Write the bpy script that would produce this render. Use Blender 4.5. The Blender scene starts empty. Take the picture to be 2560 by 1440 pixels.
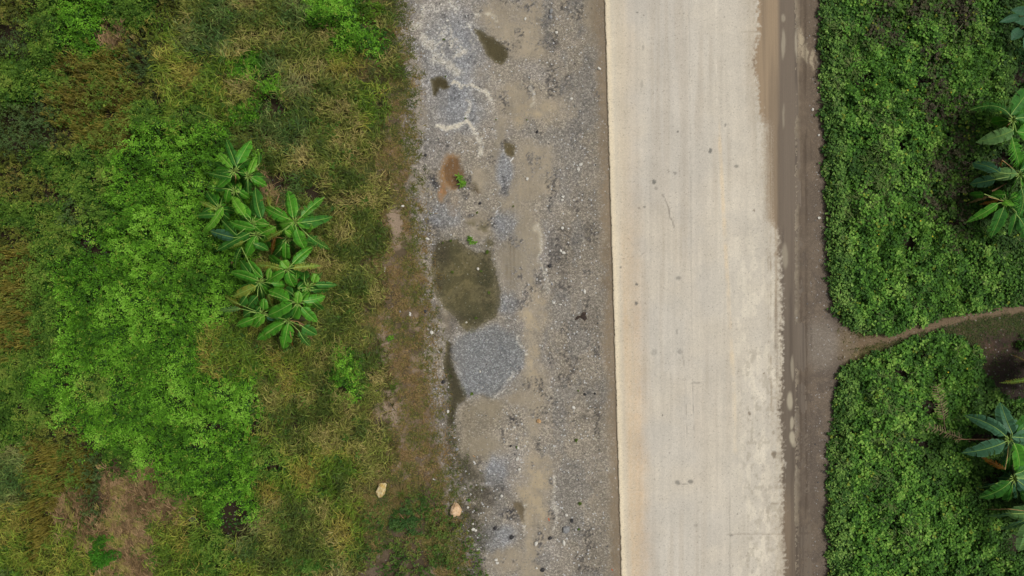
import bpy, bmesh, math, random
import numpy as np
from mathutils import Vector, Matrix

# ------------------------------------------------------------------ camera, sky, sun, exposure
SC = bpy.context.scene
COL = SC.collection
CH = 34.0                                   # drone height in metres
cam = bpy.data.cameras.new('camera'); cam_o = bpy.data.objects.new('camera', cam)
COL.objects.link(cam_o); SC.camera = cam_o
cam_o.location = (0, 0, CH); cam_o.rotation_euler = (0, 0, 0)
cam.sensor_width = 36.0; cam.lens = 36.0*CH/51.2; cam.clip_start = 0.1; cam.clip_end = 3000

SUN_EL, SUN_AZ = math.radians(58), math.radians(75)      # overcast; what glow there is comes from the right
world = bpy.data.worlds.new('World'); SC.world = world; world.use_nodes = True
wn = world.node_tree.nodes; wl = world.node_tree.links; wn.clear()
sky = wn.new('ShaderNodeTexSky'); sky.sky_type = 'NISHITA'; sky.sun_disc = False
sky.sun_elevation = SUN_EL; sky.sun_rotation = SUN_AZ
sky.air_density = 1.0; sky.dust_density = 6.0; sky.ozone_density = 1.0
hs = wn.new('ShaderNodeHueSaturation'); hs.inputs['Saturation'].default_value = 0.12
bg = wn.new('ShaderNodeBackground'); bg.inputs['Strength'].default_value = 0.10
wo = wn.new('ShaderNodeOutputWorld')
wl.new(sky.outputs[0], hs.inputs['Color']); wl.new(hs.outputs[0], bg.inputs['Color']); wl.new(bg.outputs[0], wo.inputs['Surface'])
sun = bpy.data.lights.new('sun', 'SUN'); sun.energy = 1.5; sun.angle = math.radians(10); sun.color = (1.0, 0.965, 0.91)
sun_o = bpy.data.objects.new('sun', sun); COL.objects.link(sun_o)
sd = Vector((math.cos(SUN_EL)*math.sin(SUN_AZ), math.cos(SUN_EL)*math.cos(SUN_AZ), math.sin(SUN_EL)))
sun_o.rotation_euler = sd.to_track_quat('Z', 'Y').to_euler()
SC.view_settings.view_transform = 'Standard'; SC.view_settings.look = 'None'
SC.view_settings.exposure = 0.03; SC.view_settings.gamma = 1.0; SC.view_settings.use_curve_mapping = False
SC.cycles.max_bounces = 5; SC.cycles.transparent_max_bounces = 8; SC.cycles.diffuse_bounces = 3

rng = np.random.default_rng(11)
random.seed(5)

# ------------------------------------------------------------------ helpers
def lin(c):
    c = np.asarray(c, float)/255.0
    return np.where(c <= 0.04045, c/12.92, ((c+0.055)/1.055)**2.4)
def hsh(ix, iy, seed):
    n = (ix.astype(np.int64)*374761393 + iy.astype(np.int64)*668265263 + seed*982451653) & 0xffffffff
    n = ((n ^ (n >> 13))*1274126177) & 0xffffffff
    return ((n ^ (n >> 16)) & 0xffff)/65535.0
def vn(x, y, seed=0):
    x = np.asarray(x, float); y = np.asarray(y, float)
    ix = np.floor(x); iy = np.floor(y); fx = x-ix; fy = y-iy
    fx = fx*fx*(3-2*fx); fy = fy*fy*(3-2*fy)
    a = hsh(ix, iy, seed); b = hsh(ix+1, iy, seed); c = hsh(ix, iy+1, seed); d = hsh(ix+1, iy+1, seed)
    return (a*(1-fx)+b*fx)*(1-fy) + (c*(1-fx)+d*fx)*fy
def fbm(x, y, seed=0, octv=4, gain=0.5):
    s = 0; a = 1; t = 0
    for o in range(octv):
        s = s + a*vn(np.asarray(x)*2**o + 17.3*o, np.asarray(y)*2**o - 9.1*o, seed+o*7); t += a; a *= gain
    return s/t
def sm(a, b, x):
    t = np.clip((x-a)/(b-a), 0, 1); return t*t*(3-2*t)
def sdf(poly, X, Y):
    """signed distance in the units of X, Y: negative inside"""
    P = np.asarray(poly, float); d = np.full(X.shape, 1e9); ins = np.zeros(X.shape, bool)
    for i in range(len(P)):
        ax, ay = P[i]; bx, by = P[(i+1) % len(P)]
        ex, ey = bx-ax, by-ay
        t = np.clip(((X-ax)*ex + (Y-ay)*ey)/(ex*ex+ey*ey+1e-9), 0, 1)
        d = np.minimum(d, np.hypot(X-ax-t*ex, Y-ay-t*ey))
        c = ((ay > Y) != (by > Y)) & (X < (bx-ax)*(Y-ay)/((by-ay)+1e-12)+ax)
        ins ^= c
    return np.where(ins, -d, d)
def line_d(pts, X, Y):
    d = np.full(X.shape, 1e9)
    for (ax, ay), (bx, by) in zip(pts[:-1], pts[1:]):
        ex, ey = bx-ax, by-ay
        t = np.clip(((X-ax)*ex + (Y-ay)*ey)/(ex*ex+ey*ey+1e-9), 0, 1)
        d = np.minimum(d, np.hypot(X-ax-t*ex, Y-ay-t*ey))
    return d
def W(px, py, z=0.0):
    """where something seen at pixel (px, py) of the 2560 wide photograph stands at height z"""
    k = (CH-z)/CH/50.0
    return ((px-1280)*k, (720-py)*k, z)

def mat(name, build, rough=0.8):
    m = bpy.data.materials.new(name); m.use_nodes = True
    nt = m.node_tree; nt.nodes.clear()
    out = nt.nodes.new('ShaderNodeOutputMaterial'); b = nt.nodes.new('ShaderNodeBsdfPrincipled')
    b.inputs['Roughness'].default_value = rough
    nt.links.new(b.outputs[0], out.inputs['Surface'])
    build(nt, b, out)
    return m
def N(nt, t, **kw):
    n = nt.nodes.new(t)
    for k, v in kw.items():
        if k in n.inputs: n.inputs[k].default_value = v
        else: setattr(n, k, v)
    return n
def attr(nt, name):
    n = nt.nodes.new('ShaderNodeAttribute'); n.attribute_name = name; return n
def math_(nt, op, a, b=None, c=None, clamp=False):
    n = nt.nodes.new('ShaderNodeMath'); n.operation = op; n.use_clamp = clamp
    for i, v in enumerate((a, b, c)):
        if v is None: continue
        if isinstance(v, (int, float)): n.inputs[i].default_value = v
        else: nt.links.new(v, n.inputs[i])
    return n.outputs[0]
def mixc(nt, fac, a, b, mode='MIX'):
    n = nt.nodes.new('ShaderNodeMix'); n.data_type = 'RGBA'; n.blend_type = mode
    for i, v in ((0, fac), (6, a), (7, b)):
        if isinstance(v, (int, float)): n.inputs[i].default_value = v
        elif isinstance(v, tuple): n.inputs[i].default_value = v
        else: nt.links.new(v, n.inputs[i])
    return n.outputs[2]
def maprange(nt, v, a, b, c, d):
    n = nt.nodes.new('ShaderNodeMapRange'); nt.links.new(v, n.inputs[0])
    for i, q in enumerate((a, b, c, d)): n.inputs[i+1].default_value = q
    return n.outputs[0]
def grey(nt, v):
    n = nt.nodes.new('ShaderNodeCombineColor')
    for i in range(3): nt.links.new(v, n.inputs[i])
    return n.outputs[0]
def texco(nt, scale=None):
    t = nt.nodes.new('ShaderNodeTexCoord').outputs['Object']
    if scale:
        m = nt.nodes.new('ShaderNodeMapping'); m.inputs['Scale'].default_value = scale
        nt.links.new(t, m.inputs[0]); return m.outputs[0]
    return t
def noise(nt, co, scale, detail=3, rough=0.55):
    n = N(nt, 'ShaderNodeTexNoise'); n.inputs['Scale'].default_value = scale
    n.inputs['Detail'].default_value = detail; n.inputs['Roughness'].default_value = rough
    nt.links.new(co, n.inputs['Vector']); return n.outputs[0]
def bump(nt, b, h, strength=0.3, dist=0.02):
    n = nt.nodes.new('ShaderNodeBump'); n.inputs['Strength'].default_value = strength
    n.inputs['Distance'].default_value = dist
    nt.links.new(h, n.inputs['Height']); nt.links.new(n.outputs[0], b.inputs['Normal'])

def tag(o, label=None, cat=None, group=None, kind=None):
    if label: o['label'] = label
    if cat: o['category'] = cat
    if group: o['group'] = group
    if kind: o['kind'] = kind
    return o
def link(o, parent=None):
    COL.objects.link(o)
    if parent: o.parent = parent
    return o
def empty(name, loc):
    o = bpy.data.objects.new(name, None); o.location = loc; o.empty_display_size = 0.2; COL.objects.link(o); return o
def mesh_np(name, V, F, material, cols=None, parent=None, floats=None, smooth=False):
    """V (n,3), F (m,k) all faces with k corners"""
    me = bpy.data.meshes.new(name); V = np.asarray(V, np.float32); F = np.asarray(F, np.int32)
    k = F.shape[1]
    me.vertices.add(len(V)); me.vertices.foreach_set('co', V.ravel())
    me.loops.add(F.size); me.loops.foreach_set('vertex_index', F.ravel())
    me.polygons.add(len(F)); me.polygons.foreach_set('loop_start', np.arange(len(F), dtype=np.int32)*k)
    if smooth: me.polygons.foreach_set('use_smooth', np.ones(len(F), bool))
    for an, c in (cols or {}).items():
        a = me.attributes.new(an, 'FLOAT_COLOR', 'POINT')
        c4 = np.ones((len(V), 4), np.float32); c4[:, :3] = c; a.data.foreach_set('color', c4.ravel())
    for an, c in (floats or {}).items():
        a = me.attributes.new(an, 'FLOAT', 'POINT'); a.data.foreach_set('value', np.asarray(c, np.float32).ravel())
    me.update(calc_edges=True)
    me.materials.append(material)
    o = bpy.data.objects.new(name, me); link(o, parent)
    return o

# ------------------------------------------------------------------ materials
def m_leafy(name, rough=0.55, trans=0.3, spec=0.35):
    def f(nt, b, out):
        a = attr(nt, 'col')
        nt.links.new(a.outputs['Color'], b.inputs['Base Color'])
        b.inputs['Specular IOR Level'].default_value = spec
        t = N(nt, 'ShaderNodeBsdfTranslucent'); nt.links.new(a.outputs['Color'], t.inputs['Color'])
        mx = N(nt, 'ShaderNodeMixShader'); mx.inputs[0].default_value = trans
        nt.links.new(b.outputs[0], mx.inputs[1]); nt.links.new(t.outputs[0], mx.inputs[2])
        nt.links.new(mx.outputs[0], out.inputs['Surface'])
    return mat(name, f, rough)
M_LEAF = m_leafy('small_leaves', 0.6, 0.3, 0.22)
M_VINE = m_leafy('vine_leaves', 0.6, 0.3, 0.15)
M_BLADE = m_leafy('grass_blades', 0.6, 0.25, 0.25)

def f_ground(nt, b, out):
    co = texco(nt); base = attr(nt, 'base').outputs['Color']; over = attr(nt, 'over').outputs['Color']
    mask = attr(nt, 'mask').outputs['Fac']; grain = attr(nt, 'grain').outputs['Fac']
    # stones: two sizes of voronoi cells, each with its own grey
    v1 = N(nt, 'ShaderNodeTexVoronoi'); v1.inputs['Scale'].default_value = 17; nt.links.new(co, v1.inputs['Vector'])
    s1 = N(nt, 'ShaderNodeSeparateColor'); nt.links.new(v1.outputs['Color'], s1.inputs[0])
    v2 = N(nt, 'ShaderNodeTexVoronoi'); v2.inputs['Scale'].default_value = 38; nt.links.new(co, v2.inputs['Vector'])
    s2 = N(nt, 'ShaderNodeSeparateColor'); nt.links.new(v2.outputs['Color'], s2.inputs[0])
    r1 = math_(nt, 'POWER', s1.outputs[0], 2.2); k1 = maprange(nt, r1, 0, 1, 0.72, 1.6)
    k2 = maprange(nt, s2.outputs[1], 0, 1, 0.82, 1.18)
    k = math_(nt, 'MULTIPLY', k1, k2)
    tint = mixc(nt, 0.07, grey(nt, k), v1.outputs['Color'], 'OVERLAY')
    gcol = mixc(nt, 1.0, base, tint, 'MULTIPLY')
    white = math_(nt, 'GREATER_THAN', s1.outputs[2], 0.985)
    gcol = mixc(nt, math_(nt, 'MULTIPLY', white, 0.8), gcol, (0.50, 0.50, 0.49, 1))
    gcol = mixc(nt, grain, base, gcol)
    # mud: faint mottling and streaks along the road
    n1 = noise(nt, co, 2.2, 6, 0.65); n2 = noise(nt, texco(nt, (9, 0.9, 1)), 1.0, 5, 0.6); n3 = noise(nt, co, 28, 3)
    mm = math_(nt, 'MULTIPLY', maprange(nt, n1, 0.3, 0.7, 0.86, 1.12), maprange(nt, n2, 0.3, 0.7, 0.93, 1.07))
    mm = math_(nt, 'MULTIPLY', mm, maprange(nt, n3, 0.25, 0.75, 0.9, 1.1))
    mcol = mixc(nt, 1.0, over, grey(nt, mm), 'MULTIPLY')
    few = math_(nt, 'GREATER_THAN', s1.outputs[1], 0.86)
    mcol = mixc(nt, math_(nt, 'MULTIPLY', few, 0.5), mcol, gcol)
    nn = noise(nt, co, 12, 6, 0.85)
    fac = math_(nt, 'ADD', mask, math_(nt, 'MULTIPLY', math_(nt, 'SUBTRACT', nn, 0.5), 1.2))
    fac = maprange(nt, fac, 0.2, 0.8, 0, 1)
    c = mixc(nt, fac, gcol, mcol)
    nt.links.new(c, b.inputs['Base Color'])
    b.inputs['Specular IOR Level'].default_value = 0.3
    hh = math_(nt, 'MULTIPLY', math_(nt, 'SUBTRACT', 1.0, v1.outputs['Distance']), math_(nt, 'SUBTRACT', 1.0, math_(nt, 'MULTIPLY', fac, 0.85)))
    bump(nt, b, math_(nt, 'ADD', hh, math_(nt, 'MULTIPLY', n3, 0.4)), 0.5, 0.03)
M_GROUND = mat('earth_and_gravel', f_ground, 0.9)

def f_slab(nt, b, out):
    co = texco(nt); base = attr(nt, 'base').outputs['Color']; over = attr(nt, 'over').outputs['Color']
    mask = attr(nt, 'mask').outputs['Fac']
    n1 = noise(nt, co, 0.6, 6, 0.6); n2 = noise(nt, texco(nt, (3.5, 0.12, 1)), 1.0, 6, 0.6)
    n3 = noise(nt, co, 24, 4, 0.75); n4 = noise(nt, texco(nt, (22, 0.25, 1)), 1.0, 4, 0.6)
    k = math_(nt, 'MULTIPLY', maprange(nt, n1, 0.3, 0.7, 0.93, 1.06), maprange(nt, n2, 0.3, 0.7, 0.94, 1.06))
    k = math_(nt, 'MULTIPLY', k, maprange(nt, n3, 0.3, 0.7, 0.9, 1.1))
    k = math_(nt, 'MULTIPLY', k, maprange(nt, n4, 0.25, 0.75, 0.975, 1.025))
    v = N(nt, 'ShaderNodeTexVoronoi'); v.inputs['Scale'].default_value = 22; nt.links.new(co, v.inputs['Vector'])
    s = N(nt, 'ShaderNodeSeparateColor'); nt.links.new(v.outputs['Color'], s.inputs[0])
    k = math_(nt, 'MULTIPLY', k, maprange(nt, s.outputs[0], 0, 1, 0.93, 1.07))
    c = mixc(nt, 1.0, base, grey(nt, k), 'MULTIPLY')
    dk = math_(nt, 'GREATER_THAN', s.outputs[1], 0.97); c = mixc(nt, math_(nt, 'MULTIPLY', dk, 0.35), c, (0.2, 0.18, 0.15, 1))
    k2 = math_(nt, 'MULTIPLY', maprange(nt, n3, 0.3, 0.7, 0.93, 1.07), maprange(nt, n4, 0.3, 0.7, 0.92, 1.08))
    m = mixc(nt, 1.0, over, grey(nt, k2), 'MULTIPLY')
    nn = noise(nt, co, 11, 6, 0.8); ns = noise(nt, texco(nt, (26, 0.5, 1)), 1.0, 5, 0.7)
    f = math_(nt, 'ADD', mask, math_(nt, 'MULTIPLY', math_(nt, 'SUBTRACT', nn, 0.5), 0.9))
    f = math_(nt, 'ADD', f, math_(nt, 'MULTIPLY', math_(nt, 'SUBTRACT', ns, 0.5), 0.7))
    f = maprange(nt, f, 0.22, 0.78, 0, 1)
    nt.links.new(mixc(nt, f, c, m), b.inputs['Base Color'])
    nt.links.new(maprange(nt, f, 0, 1, 0.85, 0.62), b.inputs['Roughness'])
    b.inputs['Specular IOR Level'].default_value = 0.3
    bump(nt, b, n3, 0.25, 0.01)
M_SLAB = mat('concrete_with_mud_film', f_slab, 0.85)

def f_water(nt, b, out):
    g = N(nt, 'ShaderNodeBsdfGlossy', Roughness=0.03); t = N(nt, 'ShaderNodeBsdfTransparent')
    t.inputs['Color'].default_value = (0.92, 0.915, 0.83, 1)
    fr = N(nt, 'ShaderNodeFresnel', IOR=1.33); mx = N(nt, 'ShaderNodeMixShader')
    nt.links.new(fr.outputs[0], mx.inputs[0]); nt.links.new(t.outputs[0], mx.inputs[1]); nt.links.new(g.outputs[0], mx.inputs[2])
    nt.links.new(mx.outputs[0], out.inputs['Surface'])
M_WATER = mat('shallow_water', f_water)
def f_film(nt, b, out):
    f_water(nt, b, out)
    for n in nt.nodes:
        if n.type == 'BSDF_TRANSPARENT': n.inputs['Color'].default_value = (0.975, 0.97, 0.955, 1)
M_FILM = mat('water_film', f_film)

def m_plain(name, c1, c2, scale=8, rough=0.8, bstr=0.3):
    def f(nt, b, out):
        co = texco(nt); n = noise(nt, co, scale, 5, 0.6); n2 = noise(nt, co, scale*5, 3)
        c = mixc(nt, maprange(nt, n, 0.35, 0.65, 0, 1), tuple(lin(c1))+(1,), tuple(lin(c2))+(1,))
        c = mixc(nt, 1.0, c, grey(nt, maprange(nt, n2, 0.25, 0.75, 0.85, 1.15)), 'MULTIPLY')
        nt.links.new(c, b.inputs['Base Color']); bump(nt, b, n, bstr, 0.02)
    return mat(name, f, rough)
# ------------------------------------------------------------------ outlines read from the photograph (pixels at ground level)
SLAB_L = lambda y: 1511 + 42*(y/1440.0)
MUD_X = ([-2000, 0, 60, 110, 170, 200, 250, 300, 420, 560, 600, 630, 700, 900, 1030, 1080, 1150, 1200, 1300, 1440, 4000],
         [1898, 1898, 1898, 1893, 1885, 1892, 1899, 1904, 1924, 1944, 1950, 1945, 1954, 1957, 1951, 1955, 1962, 1960, 1958, 1963, 1963])
LEFT_E = ([-2000, 0, 100, 200, 330, 400, 540, 640, 700, 900, 1000, 1100, 1200, 1300, 1440, 4000],
          [985, 985, 988, 1012, 1008, 1018, 1030, 1042, 1062, 1062, 1080, 1092, 1112, 1125, 1150, 1150])
RIGHT_E = ([-2000, 0, 100, 160, 300, 480, 600, 700, 780, 805, 830, 880, 905, 940, 1000, 1080, 1200, 1440, 4000],
           [2040, 2040, 2040, 2046, 2048, 2054, 2058, 2064, 2076, 2092, 2135, 2130, 2100, 2086, 2077, 2068, 2062, 2062, 2062])
PATH_POLY = [(2098, 800), (2112, 826), (2150, 836), (2215, 834), (2290, 812), (2380, 790), (2470, 768), (2560, 758), (2900, 740), (2900, 1010),
             (2560, 1010), (2500, 990), (2452, 930), (2440, 880), (2395, 838), (2330, 832), (2260, 850), (2190, 880), (2130, 896), (2092, 918)]
PATH_LINE = [(2060, 862), (2140, 856), (2220, 843), (2290, 822), (2370, 800), (2450, 782), (2520, 772), (2900, 765)]
PUDDLES = {
 'teardrop': [(1186, 74), (1202, 78), (1222, 92), (1250, 106), (1266, 124), (1269, 144), (1256, 158), (1238, 154), (1220, 138), (1211, 118), (1199, 96)],
 'square': [(1076, 198), (1100, 192), (1113, 196), (1124, 216), (1112, 224), (1098, 219), (1090, 240), (1083, 240), (1082, 218)],
 'notch': [(1259, 353), (1272, 358), (1285, 364), (1283, 390), (1270, 387), (1262, 378)],
 'rusty': [(1118, 396), (1142, 392), (1154, 412), (1166, 440), (1180, 462), (1212, 492), (1196, 486), (1168, 470), (1130, 474), (1112, 452), (1108, 420)],
 'large': [(1100, 604), (1140, 597), (1170, 622), (1196, 636), (1222, 627), (1228, 650), (1240, 690), (1248, 732), (1246, 765), (1238, 792), (1205, 808),
           (1190, 820), (1165, 828), (1150, 815), (1138, 790), (1112, 772), (1092, 742), (1080, 700), (1084, 640)],
 'gravelly': [(1140, 845), (1180, 826), (1240, 812), (1300, 850), (1310, 880), (1306, 912), (1280, 940), (1250, 975), (1228, 998), (1206, 982), (1160, 985), (1148, 940), (1130, 900), (1128, 868)],
 'ditch': [(1118, 850), (1130, 862), (1124, 890), (1138, 930), (1150, 960), (1164, 988), (1160, 1000), (1142, 1010), (1128, 1060), (1118, 1060), (1126, 990), (1118, 940), (1108, 900)],
 'crescent': [(1286, 1256), (1300, 1256), (1312, 1268), (1314, 1290), (1311, 1312), (1300, 1290), (1284, 1266)],
 'silty': [(1160, 1000), (1205, 990), (1240, 1004), (1262, 1030), (1250, 1060), (1215, 1085), (1230, 1120), (1215, 1150), (1170, 1156), (1145, 1120), (1148, 1050), (1146, 1018)],
}

# ------------------------------------------------------------------ ground sheet
def axis(lo, hi, step, outer, mid):
    a = np.arange(lo, hi+1e-6, step)
    l = -np.array(outer); r = np.array(outer)
    ml = np.arange(-mid, lo-1e-6, 0.3); mr = np.arange(hi+0.3, mid+1e-6, 0.3)
    return np.unique(np.round(np.concatenate([l, ml, a, mr, r]), 4))
gx = axis(-8.2, 26.2, 0.05, [34, 40, 60, 120, 300, 900], 31)
gy = axis(-15.2, 15.2, 0.05, [22, 30, 50, 120, 300, 900], 18)
X, Y = np.meshgrid(gx, gy); PX = X*50+1280; PY = 720-Y*50
w1 = (fbm(PX/26, PY/26, 3, 4)-.5); w2 = (fbm(PX/26, PY/26, 31, 4)-.5)
WX = PX + 26*w1; WY = PY + 26*w2
w3 = (fbm(PX/7, PY/7, 41, 3)-.5); w4 = (fbm(PX/7, PY/7, 43, 3)-.5)
WXs = PX + 7*w3 + 6*w1; WYs = PY + 7*w4 + 6*w2
lf = fbm(PX/90, PY/90, 5, 5); mf = fbm(PX/22, PY/22, 8, 4); stre = fbm(PX/14, PY/150, 9, 4); ff = fbm(PX/4, PY/4, 10, 3)

def el(cx, cy, rx, ry, ang=0, X_=None, Y_=None):
    x = (WX if X_ is None else X_)-cx; y = (WY if Y_ is None else Y_)-cy; a = math.radians(ang)
    u = x*math.cos(a)+y*math.sin(a); v = -x*math.sin(a)+y*math.cos(a)
    return np.hypot(u/rx, v/ry)
def bl(*a, soft=0.45, **k):
    return sm(1+soft, 1-soft, el(*a, **k))
def mixv(c, m, col):
    return c*(1-m[..., None]) + np.asarray(col)*m[..., None]

gravel = np.zeros(X.shape+(3,)) + lin((140, 133, 124))
gravel = mixv(gravel, sm(0.35, 0.65, lf), lin((138, 129, 115)))
nearslab = sm(1330, 1440, PX + 60*(lf-.5))
gravel = mixv(gravel, 0.75*nearslab, lin((132, 123, 109)))
mud = np.zeros(X.shape+(3,)) + lin((146, 135, 116))
mud = mixv(mud, sm(0.45, 0.6, stre)*0.4, lin((156, 143, 120)))
mask = 0.15 + 0.75*(fbm(PX/50, PY/90, 12, 6, .62)-.5)*2.4 + 0.0*X
for b_ in [(1300, 75, 85, 45, 0), (1240, 40, 60, 40, 0), (1330, 25, 60, 40), (1320, 120, 60, 35, 0), (1300, 235, 60, 28), (1320, 275, 80, 45), (1250, 330, 16, 70, 8), (1245, 400, 20, 80, 0),
           (1275, 500, 30, 55, 0), (1340, 400, 55, 70), (1320, 470, 70, 40), (1300, 560, 45, 50), (1285, 660, 45, 80), (1330, 600, 35, 70), (1340, 690, 25, 60), (1345, 780, 55, 40),
           (1340, 860, 40, 70), (1335, 930, 45, 60), (1300, 1000, 50, 30), (1190, 1040, 45, 50), (1225, 1020, 40, 30), (1210, 1120, 60, 40), (1330, 1060, 22, 60), (1345, 1170, 50, 50),
           (1340, 1230, 60, 55), (1350, 1290, 45, 50), (1335, 1370, 25, 70), (1325, 1420, 30, 50), (1270, 1395, 60, 40), (1190, 1120, 30, 40), (1360, 1340, 40, 20), (1200, 450, 24, 40), (1480, 60, 20, 90), (1440, 250, 14, 60), (1195, 560, 40, 40)]:
    mask = np.maximum(mask, bl(*b_, soft=.75)*0.8*(.7+.6*mf))
for b_ in [(1130, 140, 65, 110), (1110, 60, 60, 50), (1150, 270, 60, 60), (1215, 130, 25, 20), (1290, 175, 60, 20, -15), (1180, 345, 50, 40), (1260, 430, 22, 60), (1080, 380, 40, 60), (1110, 540, 50, 40),
           (1165, 515, 50, 20), (1262, 560, 32, 30), (1360, 330, 50, 30), (1230, 900, 75, 70), (1270, 760, 24, 30), (1275, 850, 25, 50), (1405, 520, 60, 30), (1440, 640, 60, 80), (1400, 610, 40, 50), (1350, 700, 16, 22), (1420, 760, 50, 60),
           (1440, 900, 60, 90), (1370, 870, 30, 50), (1280, 1060, 40, 45), (1195, 1055, 24, 26), (1350, 1110, 18, 24), (1440, 1100, 60, 120), (1245, 1190, 30, 50), (1270, 1290, 35, 60), (1240, 1345, 50, 30), (1430, 1300, 55, 110), (1440, 1400, 60, 80),
           (1380, 1400, 25, 30), (1090, 880, 20, 70), (1075, 960, 20, 60), (1070, 780, 14, 60), (1450, 400, 45, 80), (1460, 200, 30, 100), (1375, 60, 20, 60)]:
    mask = mask*(1-0.85*bl(*b_, soft=0.7)) 
# grey patches have their own cooler grey
for b_ in [(1130, 140, 75, 110), (1150, 270, 60, 60), (1230, 900, 80, 80), (1270, 760, 24, 30), (1260, 430, 22, 60), (1262, 560, 34, 32), (1110, 540, 40, 30), (1240, 1345, 50, 30), (1240, 1180, 30, 40), (1190, 960, 35, 35)]:
    gravel = mixv(gravel, 0.8*bl(*b_, soft=0.5), lin((131, 132, 134)))
# a smooth brown strip runs along the foot of the slab
d_sl = SLAB_L(PY)-PX
strip = sm(48, 10, d_sl + 26*w1 + 14*w3)*sm(-30, -10, d_sl)
mask = np.maximum(mask, strip*0.72); mud = mixv(mud, strip, lin((128, 113, 92)))
mud = mixv(mud, 0.7*np.clip(bl(1190, 1040, 60, 60)+bl(1290, 640, 70, 110)+bl(1220, 1120, 70, 50)+bl(1240, 420, 30, 120), 0, 1), lin((134, 125, 108)))
mud = mixv(mud, 0.8*np.clip(bl(1340, 300, 60, 45)+bl(1345, 840, 45, 110)+bl(1345, 1230, 60, 80), 0, 1)*sm(.38, .62, mf), lin((164, 149, 122)))
# dark scatterings of broken tarmac
dark = np.zeros(X.shape)
for cx, cy, rx, ry, s in [(1370, 20, 14, 30, .8), (1362, 50, 26, 16, .8), (1300, 92, 14, 22, .75), (1375, 108, 22, 26, .9), (1385, 175, 12, 20, .6), (1402, 228, 18, 16, .7), (1342, 330, 18, 12, .7), (1085, 462, 20, 32, .95), (1075, 500, 14, 22, .8),
                          (1064, 390, 8, 6, .8), (1412, 600, 40, 30, .75), (1470, 570, 30, 12, .7), (1400, 640, 24, 24, .6), (1410, 725, 26, 22, .65), (1375, 665, 7, 6, 1), (1285, 1050, 16, 9, .95), (1480, 1035, 26, 18, .6), (1250, 1225, 18, 26, .85),
                          (1270, 1285, 32, 22, .95), (1238, 1320, 8, 7, .9), (1280, 1344, 10, 6, .9), (1375, 1345, 8, 6, .8), (1355, 1424, 9, 7, .95), (1108, 955, 7, 9, 1), (1062, 778, 8, 6, .9), (1430, 1300, 9, 5, .8), (1462, 985, 8, 5, .9),
                          (1192, 880, 5, 5, .8), (1180, 840, 14, 6, .7), (1096, 1030, 14, 22, .5), (1440, 500, 22, 30, .45), (1430, 815, 22, 28, .5), (1216, 545, 12, 8, .6), (1060, 150, 10, 14, .5), (1190, 512, 6, 6, .9), (1180, 540, 12, 8, .7), (1275, 762, 9, 10, .6)]:
    dark = np.maximum(dark, s*bl(cx, cy, rx, ry, soft=0.6)*sm(.42, .56, ff*.6+mf*.4))
dark = np.maximum(dark, 0.65*sm(.60, .68, fbm(PX/30, PY/40, 77, 5))*(PX > 1060)*(PX < 1500)*sm(.45, .55, ff))
gravel = mixv(gravel, dark, lin((52, 50, 52))); mask = mask*(1-dark)
vv = fbm(PX/70, PY/100, 91, 4); gravel = gravel*(1+.5*(vv-.5))[..., None]; mud = mud*(1+.35*(fbm(PX/60, PY/90, 92, 4)-.5))[..., None]
gravel = mixv(gravel, .5*sm(.52, .62, fbm(PX/40, PY/70, 93, 4)), lin((120, 116, 110)))
# rusty earth
rust = np.clip(bl(1128, 430, 30, 50, 0, soft=.4) + .8*bl(1108, 488, 12, 22, soft=.4) + .45*bl(1132, 520, 16, 30), 0, 1)
mud = mixv(mud, rust, lin((134, 104, 70))); mask = np.maximum(mask, rust*.85)
mud = mixv(mud, bl(1110, 480, 10, 18)*sm(.5, .6, ff), lin((150, 112, 80)))
# whitish lime crusts
crust = np.zeros(X.shape)
for pts, r, s in [([(1132, 205), (1150, 219), (1180, 207), (1205, 220), (1222, 236), (1232, 268)], 5, .75), ([(1095, 312), (1118, 322), (1150, 312), (1162, 302), (1188, 326), (1202, 352), (1201, 388)], 6, .8), ([(1005, 78), (1030, 70), (1055, 62), (1065, 20)], 8, .45),
                  ([(1060, 95), (1080, 120), (1085, 150), (1125, 158), (1150, 185)], 13, .45), ([(1190, 35), (1228, 32), (1238, 52)], 5, .6), ([(1140, 140), (1165, 125)], 7, .5), ([(1295, 840), (1306, 870), (1312, 888)], 4, .7), ([(1228, 998), (1250, 978), (1272, 950), (1288, 935)], 4, .6),
                  ([(1130, 0), (1145, 30)], 8, .4), ([(1172, 250), (1166, 290)], 6, .4), ([(1385, 1190), (1388, 1290), (1380, 1330)], 4, .4), ([(1310, 1330), (1318, 1290), (1314, 1262)], 4, .45), ([(1345, 560), (1352, 650), (1368, 720)], 6, .35), ([(1368, 700), (1372, 735)], 4, .4), ([(1330, 210), (1335, 260)], 5, .4)]:
    crust = np.maximum(crust, s*sm(r*1.5, r*.3, line_d(pts, WX, WY))*sm(.3, .55, mf*.5+ff*.5))
crust = np.maximum(crust, .42*bl(1110, 90, 85, 95)*sm(.52, .62, mf)*sm(.4, .6, ff))
crust = np.clip(crust*1.35, 0, .95); gravel = mixv(gravel, crust, lin((194, 188, 176))); mud = mixv(mud, crust, lin((192, 182, 160))); mask = np.maximum(mask, crust*.6)
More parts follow.
